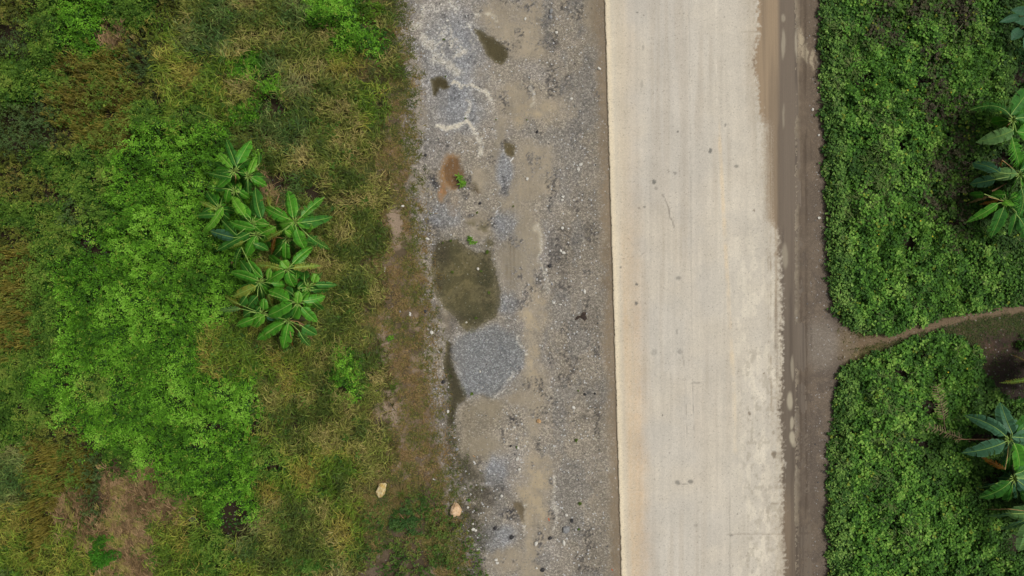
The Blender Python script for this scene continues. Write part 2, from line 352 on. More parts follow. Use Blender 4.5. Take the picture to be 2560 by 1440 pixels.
# algae and wet beds of the puddles
bed = {}
for k_, p in PUDDLES.items(): bed[k_] = sdf(p, WXs, WYs)
olive = np.zeros(X.shape)
for k_, c, r, s in [('teardrop', (84, 76, 54), 9, .95), ('square', (74, 66, 42), 7, .95), ('notch', (100, 88, 64), 8, .9), ('large', (108, 101, 76), 20, .9), ('ditch', (66, 62, 46), 12, .9), ('crescent', (112, 100, 78), 6, .9), ('silty', (132, 121, 99), 22, .5)]:
    m_ = s*sm(r, -r, bed[k_])
    mud = mixv(mud, m_, lin(c)); gravel = mixv(gravel, m_, lin(c)*.9); mask = np.maximum(mask, m_*.75)
mud = mixv(mud, sm(3, -6, bed['rusty'])*.75, lin((116, 88, 56)))
mud = mixv(mud, bl(1176, 470, 26, 16, 40), lin((88, 76, 50)))
m_ = sm(8, -12, bed['large'])*np.clip(bl(1210, 690, 22, 55, -8)+bl(1222, 760, 18, 40)+.7*bl(1160, 800, 40, 20)+.6*bl(1110, 640, 22, 40)+.5*bl(1200, 800, 30, 16), 0, 1)*sm(.3, .6, mf*.6+ff*.4)
mud = mixv(mud, m_*.95, lin((48, 45, 34))); 
mud = mixv(mud, sm(8, -12, bed['large'])*bl(1150, 700, 34, 56)*.75*sm(.3, .55, mf), lin((136, 124, 90)))
mud = mixv(mud, sm(10, -10, bed['large'])*sm(.55, .7, ff)*.5, lin((60, 58, 36)))
mud = mixv(mud, sm(10, -8, bed['large'])*sm(.42, .62, mf)*.7, lin((72, 71, 50)))
m_ = .9*np.clip(bl(1190, 580, 38, 26)+bl(1210, 610, 24, 14), 0, 1)*sm(.35, .6, mf)
mud = mixv(mud, m_, lin((92, 86, 58))); gravel = mixv(gravel, m_, lin((88, 82, 60)))
moss = np.clip(bl(1100, 660, 16, 60, soft=.6)+bl(1128, 1090, 18, 60, soft=.6)+bl(1150, 1170, 34, 40, soft=.6)+bl(1185, 1230, 50, 48, soft=.6)+.8*bl(1165, 1330, 70, 60, soft=.5)+.7*bl(1122, 960, 14, 80, soft=.5)+.8*bl(1085, 800, 22, 40), 0, 1)*sm(.25, .55, mf*.7+ff*.3)
mud = mixv(mud, moss*.85, lin((72, 66, 50))); gravel = mixv(gravel, moss*.85, lin((70, 65, 50))); mask = mask*(1-.4*moss)
gp = sm(10, -12, bed['gravelly']); mask = mask*(1-.9*gp); gravel = mixv(gravel, gp*.7, lin((132, 134, 136)))
tyre = sm(4, 1.5, np.abs(((PX - 1280 - 0.01*(PY-600)) % 9)-4.5))*bl(1278, 700, 12, 150, soft=.3)
mud = mixv(mud, tyre*.35, lin((104, 92, 72)))

damp = np.clip(bl(1186, 1410, 24, 50)+.8*bl(1170, 1300, 26, 40)+.9*bl(1225, 1235, 14, 30)+.5*bl(1100, 620, 24, 40)+.7*bl(1135, 810, 30, 30), 0, 1)*sm(.3, .55, mf)
mud = mixv(mud, damp*.8, lin((78, 70, 60))); gravel = mixv(gravel, damp*.75, lin((76, 70, 62)))
# earth of the left bank
le = np.interp(PY, *LEFT_E); dL = PX-le + 30*w1 + 14*w3
soil = lin((108, 92, 72)) * np.ones(X.shape+(1,))
soil = mixv(soil, sm(.5, .66, lf*.5+mf*.5), lin((132, 115, 96)))
soil = mixv(soil, np.clip(bl(965, 1010, 38, 70)+bl(990, 560, 26, 60)+bl(955, 870, 24, 50)+bl(1035, 700, 14, 60), 0, 1)*sm(.3, .6, mf), lin((142, 124, 104)))
soil = mixv(soil, sm(.50, .38, mf)*.7, lin((76, 66, 46)))
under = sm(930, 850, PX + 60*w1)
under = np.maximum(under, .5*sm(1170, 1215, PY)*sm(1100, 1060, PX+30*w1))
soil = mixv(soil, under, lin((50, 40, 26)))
for cx, cy, rx, ry in [(330, 1230, 90, 100), (340, 1400, 60, 100), (480, 1400, 50, 50)]:
    soil = mixv(soil, bl(cx, cy, rx, ry, soft=.3)*.8, lin((112, 90, 68)))
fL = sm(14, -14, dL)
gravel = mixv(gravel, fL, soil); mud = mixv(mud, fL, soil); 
edge = sm(60, 0, dL)*(1-fL)
gravel = mixv(gravel, edge*.5, lin((118, 107, 94)))
# shoulder right of the slab
sh = sm(1975, 2000, PX + 10*w3)
shc = lin((98, 87, 76)) * np.ones(X.shape+(1,))
shc = mixv(shc, sm(.4, .6, mf)*.5, lin((118, 104, 88))); shc = mixv(shc, bl(2050, 860, 40, 60), lin((122, 112, 100)))
shc = mixv(shc, sm(650, 300, PY)*.4, lin((112, 96, 78)))
gravel = mixv(gravel, sh, shc); mud = mixv(mud, sh, mixv(shc, np.ones(X.shape)*.4, lin((94, 82, 68))))
mask = np.where(PX > 1975, 0.35 + .9*(lf-.5) + .5*sm(2035, 1995, PX), mask)
rut = sm(3.2, 1, np.abs((PX+5*w1-1978) % 13 - 6.5))*sh*sm(2036, 2020, PX)*sm(.42, .55, fbm(PX/10, PY/140, 94, 3))
mud = mixv(mud, rut*.35, lin((70, 60, 50))); gravel = mixv(gravel, rut*.35, lin((70, 60, 50)))
pale = sh*np.clip(bl(2010, 135, 7, 26)+bl(2026, 150, 6, 22)+.6*bl(2040, 150, 6, 30)+bl(1995, 110, 8, 40), 0, 1)
mud = mixv(mud, pale, lin((158, 145, 122))); mask = np.maximum(mask, pale)
for cx, y0, y1, s in [(2008, -50, 230, .45), (2008, 345, 430, .5), (1990, 345, 440, .3), (2012, 430, 1440, .35), (1998, 440, 1500, .35)]:
    t_ = s*sm(5, 1.5, np.abs(PX-cx+4*w3))*sm(y0-10, y0+30, PY)*sm(y1+20, y1-20, PY)*sm(.35, .5, stre)
    mud = mixv(mud, t_, lin((74, 62, 50))); gravel = mixv(gravel, t_, lin((74, 62, 50)))
# footpath and the earth right of the shoulder
re = np.interp(PY, *RIGHT_E); inR = sm(-6, 14, PX-re + 10*w3)
pth = sdf(PATH_POLY, WXs, WYs); pl = line_d(PATH_LINE, WXs, WYs)
pg = mixv(np.ones(X.shape+(3,))*lin((86, 76, 52)), sm(2420, 2480, WX)*sm(810, 850, WY), lin((54, 42, 34)))
pg = mixv(pg, bl(2150, 870, 60, 26, -12), lin((118, 104, 72)))
pg = mixv(pg, bl(2400, 880, 60, 40)*.5, lin((66, 52, 38)))
pg = mixv(pg, bl(2470, 860, 50, 24)*.6*sm(.35, .6, mf), lin((88, 68, 52)))
pg = mixv(pg, bl(2520, 960, 60, 50)*.7, lin((38, 28, 24)))
pg = mixv(pg, sm(.42, .6, ff)*.5, lin((44, 36, 26)))
pg = mixv(pg, sm(15, 7, pl + 9*w3 + 8*w1), lin((108, 91, 70)))
rs = np.ones(X.shape+(3,))*lin((46, 38, 26)); pm = sm(8, -4, pth); rs = mixv(rs, pm, pg)
gravel = mixv(gravel, inR, rs); mud = mixv(mud, inR, rs)
pal = sm(40, 0, np.abs(PX-2115))*sm(60, 20, np.abs(PY-858)); gravel = mixv(gravel, pal*.5, lin((122, 106, 78))); mud = mixv(mud, pal*.5, lin((122, 106, 78)))
# beyond the picture: rough pasture
out_ = np.clip(sm(31, 36, np.abs(X)) + sm(18, 24, np.abs(Y))*((PX < 1000) | (PX > 2060)), 0, 1)
pas = mixv(np.ones(X.shape+(3,))*lin((62, 74, 30)), sm(.4, .6, lf), lin((86, 82, 42)))
gravel = mixv(gravel, out_, pas); mud = mixv(mud, out_, pas)
grain = np.clip(1 - .75*fL - .65*inR - out_, 0.12, 1); grain = np.where((PX > 1990) & (inR < .5), .45, grain)

Z = 0.022*(fbm(X*.9, Y*.9, 50, 3)-.5) + 0.016*(ff-.5)*(np.abs(X) < 28)
for k_ in PUDDLES:
    dep = {'gravelly': .03, 'silty': .03, 'crescent': .035, 'rusty': .045}.get(k_, .075)
    Z = Z - dep*sm(7, -9, bed[k_])
Z = Z + 0.04*dark*(ff-.3) + .125*sm(70, 8, d_sl)*sm(-12, -8, d_sl)
Z = np.maximum(Z, -0.2) + 0.19*sm(1955, 1985, PX)
Z = Z - 0.10*sm(1575, 1600, PX)*sm(1960, 1940, PX)
Z = np.where(fL > 0.5, Z + .05*(mf-.5), Z)
def grid_faces(nx, ny):
    i = np.arange((ny-1)*(nx-1)); r = i//(nx-1); c = i % (nx-1); a = r*nx+c
    return np.stack([a, a+1, a+nx+1, a+nx], 1)
V = np.stack([X.ravel(), Y.ravel(), Z.ravel()], 1)
g = mesh_np('ground', V, grid_faces(len(gx), len(gy)), M_GROUND, {'base': gravel.reshape(-1, 3), 'over': mud.reshape(-1, 3)},
            floats={'mask': np.clip(mask, 0, 1), 'grain': grain}, smooth=True)
tag(g, kind='structure')
GX, GY, GZ = gx, gy, Z
def ground_z(x, y):
    i = np.clip(np.searchsorted(GX, x), 0, len(GX)-1); j = np.clip(np.searchsorted(GY, y), 0, len(GY)-1)
    return GZ[j, i]

# ------------------------------------------------------------------ shallow water in the hollows
for k_, p in PUDDLES.items():
    if k_ == 'silty': continue
    bm = bmesh.new(); c = np.mean(p, 0)
    vs = [bm.verts.new(W(*(c + (np.array(q)-c)*1.0 + (np.array(q)-c)/np.hypot(*(np.array(q)-c))*9), {'gravelly': -.014, 'silty': -.2, 'crescent': -.018}.get(k_, -.022))) for q in p]
    f = bm.faces.new(vs[::-1]); bm.normal_update()
    if f.normal.z < 0: f.normal_flip()
    me = bpy.data.meshes.new('puddle'); bm.to_mesh(me); bm.free()
    me.materials.append(M_FILM if k_ in ('gravelly', 'silty', 'crescent', 'rusty') else M_WATER)
    tag(link(bpy.data.objects.new('puddle', me)), kind='structure')

# ------------------------------------------------------------------ concrete road slab (0.19 m thick, standing proud of the gravel on its left)
ys = axis(-15.2, 15.2, 0.05, [20, 30, 60, 150, 400, 880], 16); us = np.round(np.arange(0, 9.6, 0.05), 4)
U, YS = np.meshgrid(us, ys); sp = 720-YS*50; sx = SLAB_L(sp); PXs = sx + U*50*1.0
XS = (PXs-1280)*(CH-.19)/CH/50; px, py = PXs, 720-(YS/((CH-.19)/CH))*50
px = XS*CH/(CH-.19)*50+1280
e = px-SLAB_L(py)
q1 = fbm(px/30, py/30, 61, 4); q2 = fbm(px/12, py/400, 62, 4); q3 = fbm(px/5, py/5, 63, 3); q4 = fbm(px/60, py/500, 64, 4); q5 = fbm(px/120, py/120, 65, 4)
con = np.ones(U.shape+(3,))*lin((188, 181, 168))
con = mixv(con, sm(.38, .62, q4)*.6, lin((180, 173, 161)))
con = mixv(con, sm(.4, .7, q5)*.5, lin((190, 179, 160)))
con = mixv(con, sm(180, 330, e)*.5, lin((192, 183, 166)))
con = mixv(con, .3*sm(.5, .62, q2)*sm(.4, .6, q5), lin((202, 193, 176))); con = mixv(con, .28*sm(.5, .38, q2)*sm(.35, .6, fbm(px/50, py/200, 71, 3)), lin((170, 158, 140)))
con = mixv(con, .6*sm(.52, .62, fbm(px/12, py/30, 72, 4))*sm(250, 340, e)*sm(300, 900, py+100*q5), lin((208, 199, 180)))
con = mixv(con, .7*sm(70, 30, e + 20*(q4-.5)), lin((197, 187, 166)))
tan = sm(0, 26, e-8)*sm(92, 45, e + 22*(q1-.5))*(.25 + .75*sm(250, 900, py + 240*(q5-.5)))
con = mixv(con, tan*(.15+.6*q2)*(.5+.6*q3), lin((190, 158, 118)))
con = mixv(con, .55*sm(20, 6, e+6*(q3-.5)), lin((222, 205, 172)))
con = mixv(con, .5*sm(3, 0, e + 3*(q3-.5)), lin((150, 134, 108)))
def vline(x0, x1, y0, y1, wd, s, c, brk=0):
    global con
    d = np.abs(px-(x0+(x1-x0)*(py-y0)/(y1-y0)) + 2*(q3-.5))
    m_ = s*sm(wd, wd*.3, d)*sm(y0-15, y0+15, py)*sm(y1+15, y1-15, py)
    if brk: m_ = m_*sm(.35, .6, q2*.5 + fbm(px/40, py/30, 66, 3)*.5)
    con = mixv(con, m_, lin(c))
vline(1719, 1731, -400, 960, 2.2, .35, (150, 142, 130), 1); vline(1786, 1792, -400, 260, 2.2, .4, (215, 208, 192), 1)
vline(1796, 1830, 300, 900, 7, .5, (208, 186, 150), 1); vline(1824, 1826, 1240, 1500, 2.2, .45, (150, 143, 130)); vline(1830, 1840, 880, 1130, 9, .6, (205, 190, 163), 1)
vline(1710, 1718, 900, 1090, 1.8, .5, (120, 114, 104), 1); vline(1732, 1736, 960, 1080, 1.8, .55, (110, 105, 98), 1); vline(1675, 1678, 880, 960, 1.6, .3, (130, 124, 112), 1); vline(1705, 1712, 860, 940, 1.8, .4, (120, 112, 102), 1)
for y0, x0, x1 in [(1335, 1815, 2010), (80, 1850, 1950)]:
    m_ = .45*sm(2.2, .6, np.abs(py-y0+3*(q1-.5)))*sm(x0-8, x0+10, px)*sm(x1+10, x1-20, px); con = mixv(con, m_, lin((138, 128, 112)))
vline(1925, 1928, 300, 1020, 3, .7, (128, 112, 88), 1); vline(1918, 1921, 330, 900, 2, .5, (140, 124, 100), 1); vline(1936, 1940, 350, 800, 3, .5, (138, 120, 94), 1)
for cx, cy, rx, ry, s in [(1776, 379, 5, 8, .95), (1695, 330, 3, 3, .9), (1635, 455, 4.5, 7, .95), (1641, 470, 5, 5, .4), (1591, 711, 4, 4, .95), (1591, 759, 4.5, 4.5, .95), (1605, 210, 4, 12, .35), (1608, 120, 3, 8, .4), (1871, 163, 2.5, 4.5, 1),
                          (1841, 415, 4.5, 4.5, .7), (1813, 312, 3, 4, .8), (1635, 880, 8, 8, .35), (1700, 877, 7, 8, .45), (1692, 830, 3, 7, .6), (1697, 697, 7, 5, .6), (1740, 958, 14, 4, .35), (1694, 1206, 8, 7, .75), (1727, 1202, 8, 6, .8), (1712, 1209, 7, 2.4, .6),
                          (1935, 1137, 7, 11, .9), (1933, 1080, 5, 7, .5), (1873, 1033, 3, 6, .9), (1845, 1285, 2.5, 2.5, .9), (1656, 1038, 2, 2, 1), (1673, 1133, 2, 2, .9), (1687, 432, 4, 4, .6), (1671, 428, 3, 5, .5), (1611, 517, 3, 3, .7), (1600, 521, 2.4, 2.4, .7),
                          (1740, 1315, 4, 5, .35), (1828, 1339, 5, 3, .7), (1592, 32, 2, 2, .9), (1608, 40, 2, 2, .8), (1709, 31, 2.5, 2.5, .8), (1552, 670, 3, 3, .7), (1938, 1257, 12, 3, .5), (1640, 770, 2, 2, .5), (1885, 525, 2, 3, .8), (1910, 935, 2.5, 2.5, .9)]:
    m_ = .85*s*sm(1.2, .6, np.hypot((px+7*(q3-.5)-cx)/rx, (py+9*(q1-.5)-cy)/ry)); con = mixv(con, m_, lin((92, 92, 86)) if px.size and cx < 1850 else lin((96, 82, 62)))
m_ = .6*sm(2.2, .6, line_d([(1656, 486), (1664, 500), (1672, 520), (1675, 543), (1682, 555), (1685, 570)], px+4*(q3-.5), py)); con = mixv(con, m_, lin((110, 105, 96)))
for i in range(260):
    cx = rng.uniform(1540, 1930); cy = rng.uniform(-40, 1480); r = rng.uniform(.7, 1.5)
    j0 = np.searchsorted(-(-ys), (720-cy)/50-.1); j1 = j0+6; sl = slice(max(j0, 0), j1)
    d = np.hypot(px[sl]-cx, py[sl]-cy); con[sl] = mixv(con[sl], .55*sm(r+1, r*.3, d), lin((105, 98, 88)))
con = mixv(con, .4*sm(.58, .66, fbm(px/10, py/14, 68, 5))*sm(1840, 1870, px)*sm(820, 900, py), lin((150, 141, 124)))
dm0 = px-np.interp(py, *MUD_X); con = mixv(con, .45*sm(-55, 0, dm0 + 20*(q1-.5))*sm(.3, .6, q2*.6+q3*.4), lin((150, 134, 110)))
# mud carried on by wheels, thickening to the right
mx = np.interp(py, *MUD_X); dm = px-mx
mk = sm(-15, 12, dm + 24*(q3-.5) + 10*(q1-.5))
zone = sm(270, 330, py)*sm(590, 540, py)
mk = np.where(zone > 0, mk*(1-zone) + zone*np.clip(.18 + (px-1905)/52.0, 0, 1)*sm(-2, 6, px-1902), mk)
mk = np.maximum(mk, .42*sm(1921, 1926, px)*sm(1952, 1940, px)*sm(560, 600, py)*sm(1000, 940, py)*sm(.42, .58, q2))
mc = np.ones(U.shape+(3,))*lin((141, 121, 95))
mc = mixv(mc, sm(1940, 1952, px), lin((102, 89, 74)))
mc = mixv(mc, sm(600, 900, py), lin((96, 84, 70)))
mc = mixv(mc, sm(1170, 1300, py)*sm(1995, 1960, px)*.6, lin((132, 114, 92)))
mc = mixv(mc, sm(.4, .65, q2)*.4, lin((90, 77, 62)))
mc = mixv(mc, sm(1985, 2005, px)*.6, lin((106, 94, 80)))
for cx, y0, y1, s in [(1990, -50, 220, .5), (1990, 345, 430, .7), (1946, 300, 620, .3), (1958, 560, 900, .4), (1976, 720, 940, .5), (1993, 560, 1500, .6), (2000, 640, 1500, .6), (2008, 560, 1500, .5), (1984, 940, 1200, .4), (1980, 450, 1500, .25)]:
    mc = mixv(mc, s*sm(4, 1.2, np.abs(px-cx+3*(q1-.5)))*sm(y0-10, y0+30, py)*sm(y1+20, y1-20, py)*sm(.3, .45, q2), lin((66, 55, 44)))
for cx, cy, rx, ry, s in [(1958, 45, 5, 10, .5), (1958, 110, 5, 36, .55), (1993, 108, 6, 36, .75), (1995, 20, 4, 20, .5), (1975, 1002, 7, 22, .85), (1979, 1058, 5, 16, .8), (1981, 1094, 7, 16, .9), (1958, 290, 3, 30, .35), (1962, 640, 8, 30, .45), (1981, 920, 4, 30, .5), (2012, 130, 5, 26, .8), (1985, 1110, 6, 8, .6), (1990, 1180, 3, 16, .5)]:
    mc = mixv(mc, s*sm(1.3, .7, np.hypot((px-cx+5*(q1-.5))/rx, (py-cy)/ry)), lin((162, 152, 130)))
XS[:, 0] += .05*(fbm(ys*3, ys*0, 97, 4)-.5) + .035*(fbm(ys*11, ys*0, 98, 2) > .66)
ZS = np.full(U.shape, .19); ZS[:, 0] = .165; PXE = XS.copy()
top = np.stack([XS.ravel(), YS.ravel(), ZS.ravel()], 1); nx, ny = len(us), len(ys)
side = np.stack([XS[:, 0]+.03, YS[:, 0], np.full(ny, -.15)], 1)
Vv = np.concatenate([top, side]); n0 = nx*ny
k = np.arange(ny-1); sf = np.stack([n0+k, k*nx, (k+1)*nx, n0+k+1], 1)
ccol = np.concatenate([con.reshape(-1, 3), np.ones((ny, 3))*lin((120, 108, 90))])
s = mesh_np('concrete_road', Vv, np.concatenate([grid_faces(nx, ny), sf]), M_SLAB, {'base': ccol, 'over': np.concatenate([mc.reshape(-1, 3), np.ones((ny, 3))*lin((120, 108, 90))])},
            floats={'mask': np.concatenate([mk.ravel(), np.zeros(ny)])}, smooth=False)
tag(s, kind='structure')
# ------------------------------------------------------------------ where each kind of growth stands (one letter per 64 pixels of the photograph)
LMAP = ["OMBBMMOTGTTGBBETSS",
        "FMBBDOKGGTTTTBBESS",
        "MMYYYFKKKBGTTKETSS",
        "MMYYYOKKKTBGTTKETS",
        "FFYYYMKMKBGTTTKEES",
        "FFOYYBBBBTGGTTTEES",
        "OMMMBBBBBBTTTTEEES",
        "OOMMBBBBBBDGTTTEES",
        "MMFMBBBBBBTTTTTEES",
        "OMMBBBBBBBTTTTTEES",
        "YMBBBBBBBBTTTTEEES",
        "YMBBBBBBBBTTTTTEES",
        "YMBBBBBBBKKTTTEEES",
        "YMBBBBBBKKTTTTEEES",
        "MMBBBBBBKKKKTBTEES",
        "MBBMBBBBBBTKTBTEES",
        "MMBBBBBBBBTTTTESES",
        "MOOBBBBBBBKTTTTEES",
        "GYYFMBBBBBMKKKTEES",
        "GYYFDDMBBBKKKTEEES",
        "KYDFDDDKBBTTTKEEES",
        "KYKDDDKKMGTTTKELEE",
        "KKKKDDKMMKTTTTLLLE",
        "GKKMDDKKMKKTTGLLLE",
        "GKKDDDKKKKKMTTLLLE"]
LMAP = [r if len(r) == 18 else r[:18].ljust(18, 'S') for r in LMAP]
RMAP = ["VVPPPPVX", "VWPVVPVX", "VWNVPNNX", "VNNNPNNX", "VVWNPPNX", "VVWVNPVX", "VXWVPPXX", "VVWVPPXX", "VWWNPPXX", "VVNNNPVX", "VVNNVVVV", "VVVWNVVV", "VVVVVNVV",
        "VVVVVVVV", "VVVVNNVV", "VVWVNNXV", "VVWVVVXX", "VVWXXVXX", "VVVVXVXX", "VVWVVVXX", "VVVVVVVX", "VVVWVVVX", "VVVVVVVV", "VVVVVVVV"]
LA = np.array([[ord(c) for c in r] for r in LMAP]); RA = np.array([[ord(c) for c in r] for r in RMAP])
def kind_at(px, py, jit=10):
    jx = 60*(fbm(px/45, py/45, 101, 4)-.5) + rng.normal(0, jit, px.shape)
    jy = 60*(fbm(px/45, py/45, 102, 4)-.5) + rng.normal(0, jit, px.shape)
    c = np.clip(((px+jx)/64).astype(int), 0, 17); r = np.clip(((py+jy)/62.6).astype(int), 0, len(LA)-1)
    k = LA[r, c]
    c2 = np.clip(((px+jx*.8-2048)/64).astype(int), 0, 7); r2 = np.clip(((py+jy)/62.6).astype(int), 0, len(RA)-1)
    return np.where(px > 1800, RA[r2, c2], k)
BASEH = {'B': 1.5, 'M': 1.2, 'O': .8, 'F': 1.7, 'Y': .9, 'T': .45, 'G': .5, 'K': .5, 'D': .15, 'E': .06, 'S': 0, 'L': .15, 'V': .5, 'P': .5, 'W': .75, 'N': .55, 'X': .35}
hL = np.array([[BASEH[chr(c)] for c in r] for r in LA]); hR = np.array([[BASEH[chr(c)] for c in r] for r in RA])
def bil(A, u, v):
    u = np.clip(u-.5, 0, A.shape[1]-1.001); v = np.clip(v-.5, 0, A.shape[0]-1.001)
    i = u.astype(int); j = v.astype(int); fu = u-i; fv = v-j; i1 = i+1; j1 = j+1
    return (A[j, i]*(1-fu)+A[j, i1]*fu)*(1-fv)+(A[j1, i]*(1-fu)+A[j1, i1]*fu)*fv
GAPS = [(250, 620, 60, 14, 25), (455, 930, 10, 10, 0), (180, 885, 12, 10, 0), (165, 910, 30, 12, 0), (205, 915, 12, 8, 20), (225, 690, 10, 9, 0), (262, 735, 10, 12, 0), (305, 1010, 10, 22, 0), (550, 1055, 26, 14, 10), (520, 1105, 24, 9, 5),
        (578, 1195, 10, 8, 0), (485, 1310, 22, 26, 0), (290, 290, 20, 12, 0), (280, 70, 22, 12, 20), (410, 260, 16, 12, 0), (475, 285, 30, 14, 30), (500, 350, 14, 8, 0), (165, 498, 40, 12, 0), (150, 340, 60, 8, -20), (470, 390, 14, 14, 0),
        (310, 1145, 14, 30, 10), (255, 450, 20, 7, 0), (240, 1110, 14, 22, 20), (700, 455, 40, 24, 0), (800, 480, 40, 30, 20), (860, 500, 20, 14, 0), (740, 1060, 30, 12, 10), (655, 1060, 16, 20, 0), (700, 1160, 20, 12, 0), (560, 500, 12, 10, 0),
        (600, 1290, 36, 50, 0), (1020, 1290, 10, 10, 0), (860, 970, 26, 10, 0), (690, 270, 26, 20, 0), (760, 200, 18, 10, 0), (45, 100, 30, 16, 0), (2150, 210, 20, 14, 10), (2235, 365, 14, 14, 0), (2160, 480, 16, 22, 0), (2290, 215, 20, 12, 0), (2350, 350, 16, 10, 0), (2370, 560, 30, 14, 0), (2260, 610, 16, 20, 0),
        (2290, 1100, 34, 12, 10), (2240, 930, 24, 12, 10), (2325, 940, 10, 16, 0), (2310, 1010, 20, 24, 0), (2220, 1300, 12, 12, 0), (2490, 410, 34, 26, 0), (2540, 190, 20, 40, 0), (2470, 1200, 30, 26, 0), (2440, 1090, 50, 14, 0), (2530, 1350, 30, 30, 0)]
def cover(px, py):
    """height of the canopy and how closed it is at a pixel position"""
    u = px + 50*(fbm(px/50, py/50, 101, 4)-.5); v = py + 50*(fbm(px/50, py/50, 102, 4)-.5)
    h = np.where(px > 1800, bil(hR, (u-2048)/64, v/62.6), bil(hL, u/64, v/62.6))
    lump = fbm(px/34, py/30, 111, 3); big = fbm(px/110, py/110, 113, 3); small = fbm(px/13, py/12, 114, 2)
    h = h*(.45 + .75*sm(.3, .7, lump) + .45*(big-.4) + .5*(small-.5))
    gap = sm(.27, .22, lump*.55+small*.45)
    for cx, cy, rx, ry, a in GAPS:
        gap = np.maximum(gap, sm(1.25, .7, el(cx, cy, rx, ry, a, X_=px + 20*(small-.5), Y_=py + 20*(lump-.5))))
    return h, gap
def edge_in(px, py):
    """distance in pixels inside the planted ground (positive = inside)"""
    j = 16*(fbm(px/18, py/18, 120, 3)-.5)
    j = np.where(px > 1600, j*1.7, j); l = np.interp(py, *LEFT_E) - px; r = px - np.interp(py, *RIGHT_E)
    r = np.minimum(r, sdf(PATH_POLY, px, py)) 
    return np.where(px < 1600, l, r) + j
def scatter(n_per_m2, box):
    x0, x1, y0, y1 = box; n = int(n_per_m2*(x1-x0)*(y1-y0))
    return rng.uniform(x0, x1, n), rng.uniform(y0, y1, n)
LBOX = (-29.5, -2.6, -17, 17); RBOX = (15.2, 29.5, -17, 17)

LT_U = np.array([0, .32, .78, 1.0, .78, .32]); LT_V = np.array([0, .5, .42, 0, -.42, -.5]); LT_F = np.array([[0, 3, 2, 1], [0, 5, 4, 3]])
def leaves_mesh(P, az, pitch, size, width, fold=.18, roll=None):
    n = len(P); ca, sa, cp, sp_ = np.cos(az), np.sin(az), np.cos(pitch), np.sin(pitch)
    Ux = np.stack([ca*cp, sa*cp, sp_], 1); Vx = np.stack([-sa, ca, np.zeros(n)], 1); Nx = np.cross(Ux, Vx)
    if roll is not None:
        cr, sr = np.cos(roll)[:, None], np.sin(roll)[:, None]; Vx, Nx = Vx*cr+Nx*sr, Nx*cr-Vx*sr
    v = P[:, None, :] + size[:, None, None]*(LT_U[None, :, None]*Ux[:, None, :] + (LT_V*1.0)[None, :, None]*width[:, None, None]*Vx[:, None, :]
        + (np.abs(LT_V)*fold*2 - .25*LT_U**2)[None, :, None]*Nx[:, None, :]*.6)
    F = (np.arange(n)*6)[:, None, None] + LT_F[None]
    return v.reshape(-1, 3), F.reshape(-1, 4)
def rosettes(cx, cy, cz, k, size, width, col, spread=.03, pitch=(0.1, .7), colv=.12):
    n = len(cx); az0 = rng.uniform(0, 6.283, n)
    az = (az0[:, None] + np.arange(k)*6.283/k + rng.normal(0, .25, (n, k))).ravel()
    pt = rng.uniform(pitch[0], pitch[1], n*k)*rng.choice([1, 1, 1, -.6], n*k)
    P = np.repeat(np.stack([cx, cy, cz], 1), k, 0) + rng.normal(0, spread, (n*k, 3))
    sz = np.repeat(size, k)*rng.uniform(.7, 1.2, n*k)
    V, F = leaves_mesh(P, az, pt, sz, np.full(n*k, width)*rng.uniform(.85, 1.15, n*k), roll=rng.normal(0, .35, n*k))
    c = np.repeat(col, k, 0)*rng.uniform(1-colv, 1+colv, (n*k, 1))
    return V, F, np.repeat(c, 6, 0)
def blades(rx, ry, rz, az, L, Hh, wd, col, curl=1.0):
    n = len(rx); T = np.array([0, .4, .75, 1.0])
    ca, sa = np.cos(az), np.sin(az)
    hor = (T*.55 + T**2*.45)[None, :]*L[:, None]; ver = (1.9*T - (1.0+.45*curl)*T**2)[None, :]*Hh[:, None]
    bend = (rng.normal(0, .18, n)*L)[:, None]*(T**2)[None, :]
    x = rx[:, None] + ca[:, None]*hor - sa[:, None]*bend; y = ry[:, None] + sa[:, None]*hor + ca[:, None]*bend; z = rz[:, None]+ver
    W_ = wd[:, None]*np.array([.7, 1, .7, .12])[None, :]*.5
    a = np.stack([x - sa[:, None]*W_, y + ca[:, None]*W_, z + .3*W_], 2); b = np.stack([x + sa[:, None]*W_, y - ca[:, None]*W_, z-.3*W_], 2)
    V = np.stack([a, b], 2).reshape(-1, 3)             # n,4,2
    f = np.array([[0, 1, 3, 2], [2, 3, 5, 4], [4, 5, 7, 6]])
    F = (np.arange(n)*8)[:, None, None]+f[None]
    return V, F.reshape(-1, 4), np.repeat(col, 8, 0)
def tufts(cx, cy, cz, k, L, Hh, wd, col, r=.05, colv=.2, flow=None, flowk=0.0):
    n = len(cx); m = n*k; az = rng.uniform(0, 6.283, m)
    if flow is not None:
        f = np.repeat(flow, k); az = np.where(rng.random(m) < flowk, f + rng.normal(0, .45, m), az)
    x = np.repeat(cx, k)+rng.normal(0, r, m); y = np.repeat(cy, k)+rng.normal(0, r, m)
    return blades(x, y, np.repeat(cz, k), az, np.repeat(L, k)*rng.uniform(.5, 1.25, m), np.repeat(Hh, k)*rng.uniform(.6, 1.3, m), wd*rng.uniform(.7, 1.3, m),
                  np.repeat(col, k, 0)*rng.uniform(1-colv, 1+colv, (m, 1)))
def merge(parts):
    Vs, Fs, Cs = [], [], []; o = 0
    for V, F, C in parts:
        Vs.append(V); Fs.append(F+o); Cs.append(C); o += len(V)
    return np.concatenate(Vs), np.concatenate(Fs), np.concatenate(Cs)
